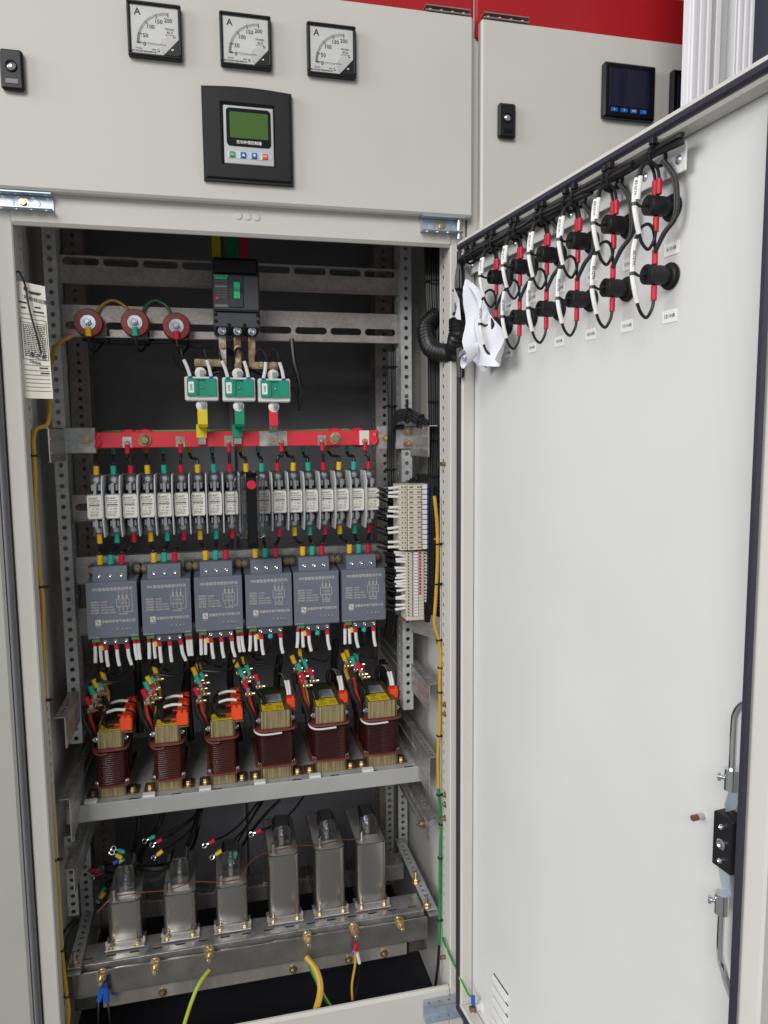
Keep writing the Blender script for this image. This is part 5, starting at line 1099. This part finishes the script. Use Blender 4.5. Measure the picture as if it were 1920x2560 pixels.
# terminal strip
tb = thing('terminal_strip', 'beige terminal strip with white markers on a bracket at the right post', 'terminal strip', (.68, .15, .72))
MB().prism([(.690, .158), (.736, .068), (.738, .0695), (.692, .1595)], lambda x, y, z: (x, y, z), .688, .735).build('bracket_plate', 'galv', tb)
for x in (.668, .700): MB().box(x-.003, x+.003, .146, .149, .715, 1.005, .0006).build('din_edge', 'copper_strip', tb)
MB().box(.667, .701, .1492, .1512, .715, 1.005).build('din_rail', 'brass_dull', tb)
mb = MB(); hexbolt(mb, (.684, .1488, .7235), F, .005, .004); mb.build('rail_bolt', 'brass', tb)
mb = MB(); hexbolt(mb, (.722, .06, .694), F, .006, .006); mb.build('frame_bolt', 'zinc', tb)
NT = 21
for k in range(NT):                                      # slim terminals, lower part
    z = .736+k*.0063; tt = MB().box(.6645, .7005, .105, .1455, z, z+.0059, .0005); tt.box(.6645, .676, .100, .106, z, z+.0059, .0004); tt.box(.6895, .7005, .100, .106, z, z+.0059, .0004); tt = tt.build('slim_terminal', 'term_beige', tb)
    MB().box(.6800, .6885, .0990, .1049, z+.0004, z+.0055, .0004).build('marker_tag', 'white_plastic', tt)
    mb = MB(); mb.lathe((.6685, .0999, z+.003), F, [(0, .0019), (.0003, .0019)], 8); mb.lathe((.6775, .1048, z+.003), F, [(0, .0017), (.0003, .0017)], 8); mb.build('screw_hole', 'term_dark', tt)
    if k not in (5, 6) and k > 5: MB().box(.6905, .6945, .0990, .0998, z+.0008, z+.0050).build('red_link', 'red_sleeve', tt)
for k in range(13):                                      # wide fuse terminals, upper part
    z = .8735+k*.0100; tt = MB().box(.6495, .7085, .098, .1455, z, z+.0093, .0006); tt.box(.6500, .664, .092, .0985, z, z+.0093, .0005); tt.box(.6655, .693, .088, .0985, z, z+.0093, .0005); tt = tt.build('fuse_terminal', 'term_beige', tb)
    MB().box(.6950, .7050, .0900, .0979, z+.0004, z+.0089, .0004).build('marker_tag', 'white_plastic', tt); MB().box(.7054, .7088, .0920, .0979, z+.001, z+.0083, .0004).build('blue_tab', 'blue', tt)
    mb = MB()
    for x, hw_, yy in ((.6545, .0016, .0918), (.6605, .0016, .0918), (.672, .004, .0878), (.6865, .0022, .0878), (.6908, .0012, .0878)): mb.box(x-hw_, x+hw_, yy, yy+.0004, z+.003, z+.0065)
    mb.build('screw_hole', 'term_dark', tt)
MB().box(.664, .701, .1, .146, .7275, .7352, .001).build('end_stop', 'term_beige', tb)
random.seed(21)
g_ = 'wires into the terminal strip'
rows_ = [(.739+k*.0063, .6645, .7005, .112) for k in range(NT)] + [(.878+k*.0100, .6495, .7088, .108) for k in range(13)]
ORD2 = ORD+['nineteenth', 'twentieth', 'twenty first']
def place(k): return '%s from the bottom of the %s terminals' % (ORD2[k] if k < NT else ORD2[k-NT], 'slim' if k < NT else 'wide')
for k, (z, xl, xr, y) in enumerate(rows_):
    lowr = k < NT
    if k-NT in (0, 1, 3, 4, 6, 7, 8, 10, 11, 12) or k in (2, 3, 5, 6, 8, 9, 10, 11, 12, 13, 14, 15, 17, 18, 19, 20):
        q = V((xl, y, z)); dz = random.uniform(-.0018, .0022); ln = random.uniform(.018, .023)
        t = thing('strip_wire', 'white tubed wire left of the strip, %s' % place(k), 'wire', q, g_)
        MB().tube([q, q+V((-ln*.5, -.001, dz)), q+V((-ln, -.001, dz*1.5))], .0027, 8, 3).build('wire_marker', 'white_plastic', t)
        e = q+V((-ln, -.001, dz*1.5)); MB().tube([e+V((.002, 0, 0)), e+V((-.006, .004, -.002)), V((e.x-.012, .15, z-.004)), V((.655, .182, z-.02))], .0020, 6, 4).build('lead', 'wire_black', t)
    if not lowr or k > 3:
        q = V((xr, y, z)); dz = random.uniform(-.0025, -.0008); ln = .012 if lowr else .006
        t = thing('strip_wire', 'black wire right of the strip, %s' % place(k), 'wire', q, g_)
        if lowr or k % 2: MB().tube([q, q+V((ln*.5, -.003, 0)), q+V((ln, -.002, dz*2))], .0024, 8, 3).build('wire_marker', 'white_plastic', t)
        e = q+V((ln*.9, -.002, dz*2)); MB().tube([e, e+V((.008, -.008, dz)), V((.724+random.uniform(0, .004), .078, z-.004)), V((.735, .084, z+.001)), V((.736, .1, z+.014))], .0023, 6, 5).build('lead', 'wire_black' if k != NT+2 else 'yellow_cable', t)
# earth cables along the uprights, tied
def side_cable(pts, r, seg, label, ties):
    t = thing('earth_cable', label, 'cable', pts[0]); P = spline([V(p) for p in pts], 6); n = len(P)
    for (a, b, m_) in seg: MB().tube(P[int(a*(n-1)):int(b*(n-1))+1], r, 9, 1).build('sheath', m_, t)
    for s in ties:
        c = P[int(s*(n-1))]; MB().tube([c+V((math.cos(q)*(r+.001), math.sin(q)*(r+.001), 0)) for q in [2*math.pi*i/12 for i in range(13)]], .0016, 6, 1).build('cable_tie', 'black', t); MB().box(c.x+r, c.x+r+.009, c.y-.003, c.y+.001, c.z-.0025, c.z+.002, .0006).build('tie_head', 'black', t)
    return t
yl = .035
side_cable([at(183, 838, .2), at(152, 855, .19), at(133, 880, .16), at(122, 960, .1), at(124, 1030, .08), at(118, 1062, .07), at(92, 1072, .05), at(84, 1095, .04)] + [at(x, y, yl) for x, y in ((85, 1130), (88, 1200), (89, 1300), (93, 1390), (99, 1440), (107, 1500), (109, 1600), (111, 1700), (113, 1800), (118, 1900), (127, 2000), (135, 2100), (142, 2200), (149, 2320), (157, 2400), (166, 2480), (172, 2530), (165, 2600))],
    .0035, [(0, 1, 'yellow_cable')], 'yellow earth cable tied down the left side of the cabinet', [.33, .50, .62, .78, .87, .93])
side_cable([at(x, y, .05) for x, y in ((1086, 1240), (1092, 1300), (1094, 1360), (1093, 1420), (1089, 1500), (1086, 1560), (1097, 1600), (1102, 1640), (1099, 1700), (1100, 1760), (1099, 1820), (1095, 1880), (1096, 1960), (1099, 2010), (1104, 2060), (1101, 2120), (1100, 2200), (1099, 2300), (1098, 2360))],
    .0034, [(0, .68, 'yellow_cable'), (.68, 1, 'green_cable')], 'yellow and green earth cable tied down the right side of the cabinet', [.12, .2, .34, .42, .48, .58, .7, .78, .86, .95])
wire([at(1098, 2360, .05), at(1096, 2400, .05), at(1093, 2430, .05), at(1088, 2470, .06)], .0030, 'wire_black', 'cable_tail', 'dark cable tail at the foot of the right upright', 'cable')
# ================================================================== inspection card on the left
cd = thing('inspection_card', 'cream inspection card with printed table tied to the left mounting post', 'card', at(90, 1000, .08))
yc = .012; q = [at(*c_, yc) for c_ in ((36, 700), (112, 716), (133, 997), (60, 995))]
mb = MB(); rows = []
for i in range(9):
    s = i/8; a, b = q[0].lerp(q[3], s), q[1].lerp(q[2], s); rows.append([a.lerp(b, j/6)+V((0, .004*math.sin(j/6*3.1)*(.3+s)-.006*s*(1-s), 0)) for j in range(7)])
mb.add([p for r in rows for p in r], [(i*7+j, i*7+j+1, (i+1)*7+j+1, (i+1)*7+j) for i in range(8) for j in range(6)]); mb.add([p+V((0, .0004, 0)) for r in rows for p in r], [(i*7+j, (i+1)*7+j, (i+1)*7+j+1, i*7+j+1) for i in range(8) for j in range(6)]); mb.build('card', 'paper', cd)
def cpt(u, v): a, b = q[0].lerp(q[3], v), q[1].lerp(q[2], v); return a.lerp(b, u)+V((0, .004*math.sin(u*3.1)*(.3+v)-.006*v*(1-v)-.0008, 0))
pr_ = MB()
def cline(u0, v0, u1, v1, w_=.00035):
    n = 6
    for i in range(n):
        a, b = cpt(u0+(u1-u0)*i/n, v0+(v1-v0)*i/n), cpt(u0+(u1-u0)*(i+1)/n, v0+(v1-v0)*(i+1)/n); d = (b-a).normalized(); k = V((-d.z, 0, d.x))*w_; pr_.poly([a-k, b-k, b+k, a+k])
for v in (.27, .31, .345, .66, .71, .755, .795, .83, .865, .90, .935): cline(.1, v, .95, v)
cline(.1, .31, .1, .66); cline(.95, .31, .95, .66)
random.seed(4)
for k in range(17):
    v = .365+.0165*k; u = .16
    while u < .88: l_ = random.uniform(.03, .10); cline(u, v, min(u+l_, .9), v, .0008); u += l_+.025
    if k > 13: pass
for v, u0, u1 in ((.075, .45, .85), (.085, .5, .8), (.175, .1, .35), (.20, .6, .8), (.22, .15, .3), (.24, .55, .9), (.73, .6, .9), (.775, .62, .93)): cline(u0, v, u1, v, .0012)
a_, b_ = cpt(.5, .14), cpt(.9, .15); ux = (b_-a_).normalized(); pr_.text('产品过程检验记录卡', .0072, cpt(.5, .135)+V((0, -.0006, 0)), ux=ux, uy=V((0, 0, 1)))
pr_.text('检验结果', .0050, cpt(.45, .685)+V((0, -.0006, 0)), ux=ux); pr_.text('徐晓东之名', .0090, cpt(.4, .625)+V((0, -.0008, 0)), ux=ux, uy=V((.1, 0, 1)))
pr_.build('card_print', 'print_dark', cd, smooth=0)
t = one(MB().tube([at(38, 682, .012), at(48, 680, .006), at(60, 705, .004), at(64, 720, .006)], .0016, 6, 4), 'tie_loop', 'black', 'black cable tie loop holding the inspection card', 'cable tie')
MB().box(*[f for c_ in zip(at(58, 716, .002), at(70, 728, .008)) for f in c_], .001).build('tie_head', 'black', t)
MB().tube([at(64, 720, .005), at(75, 780, .003), at(92, 840, .002), at(103, 885, .002)], .0017, 5, 4).build('tie_tail', 'black', t)
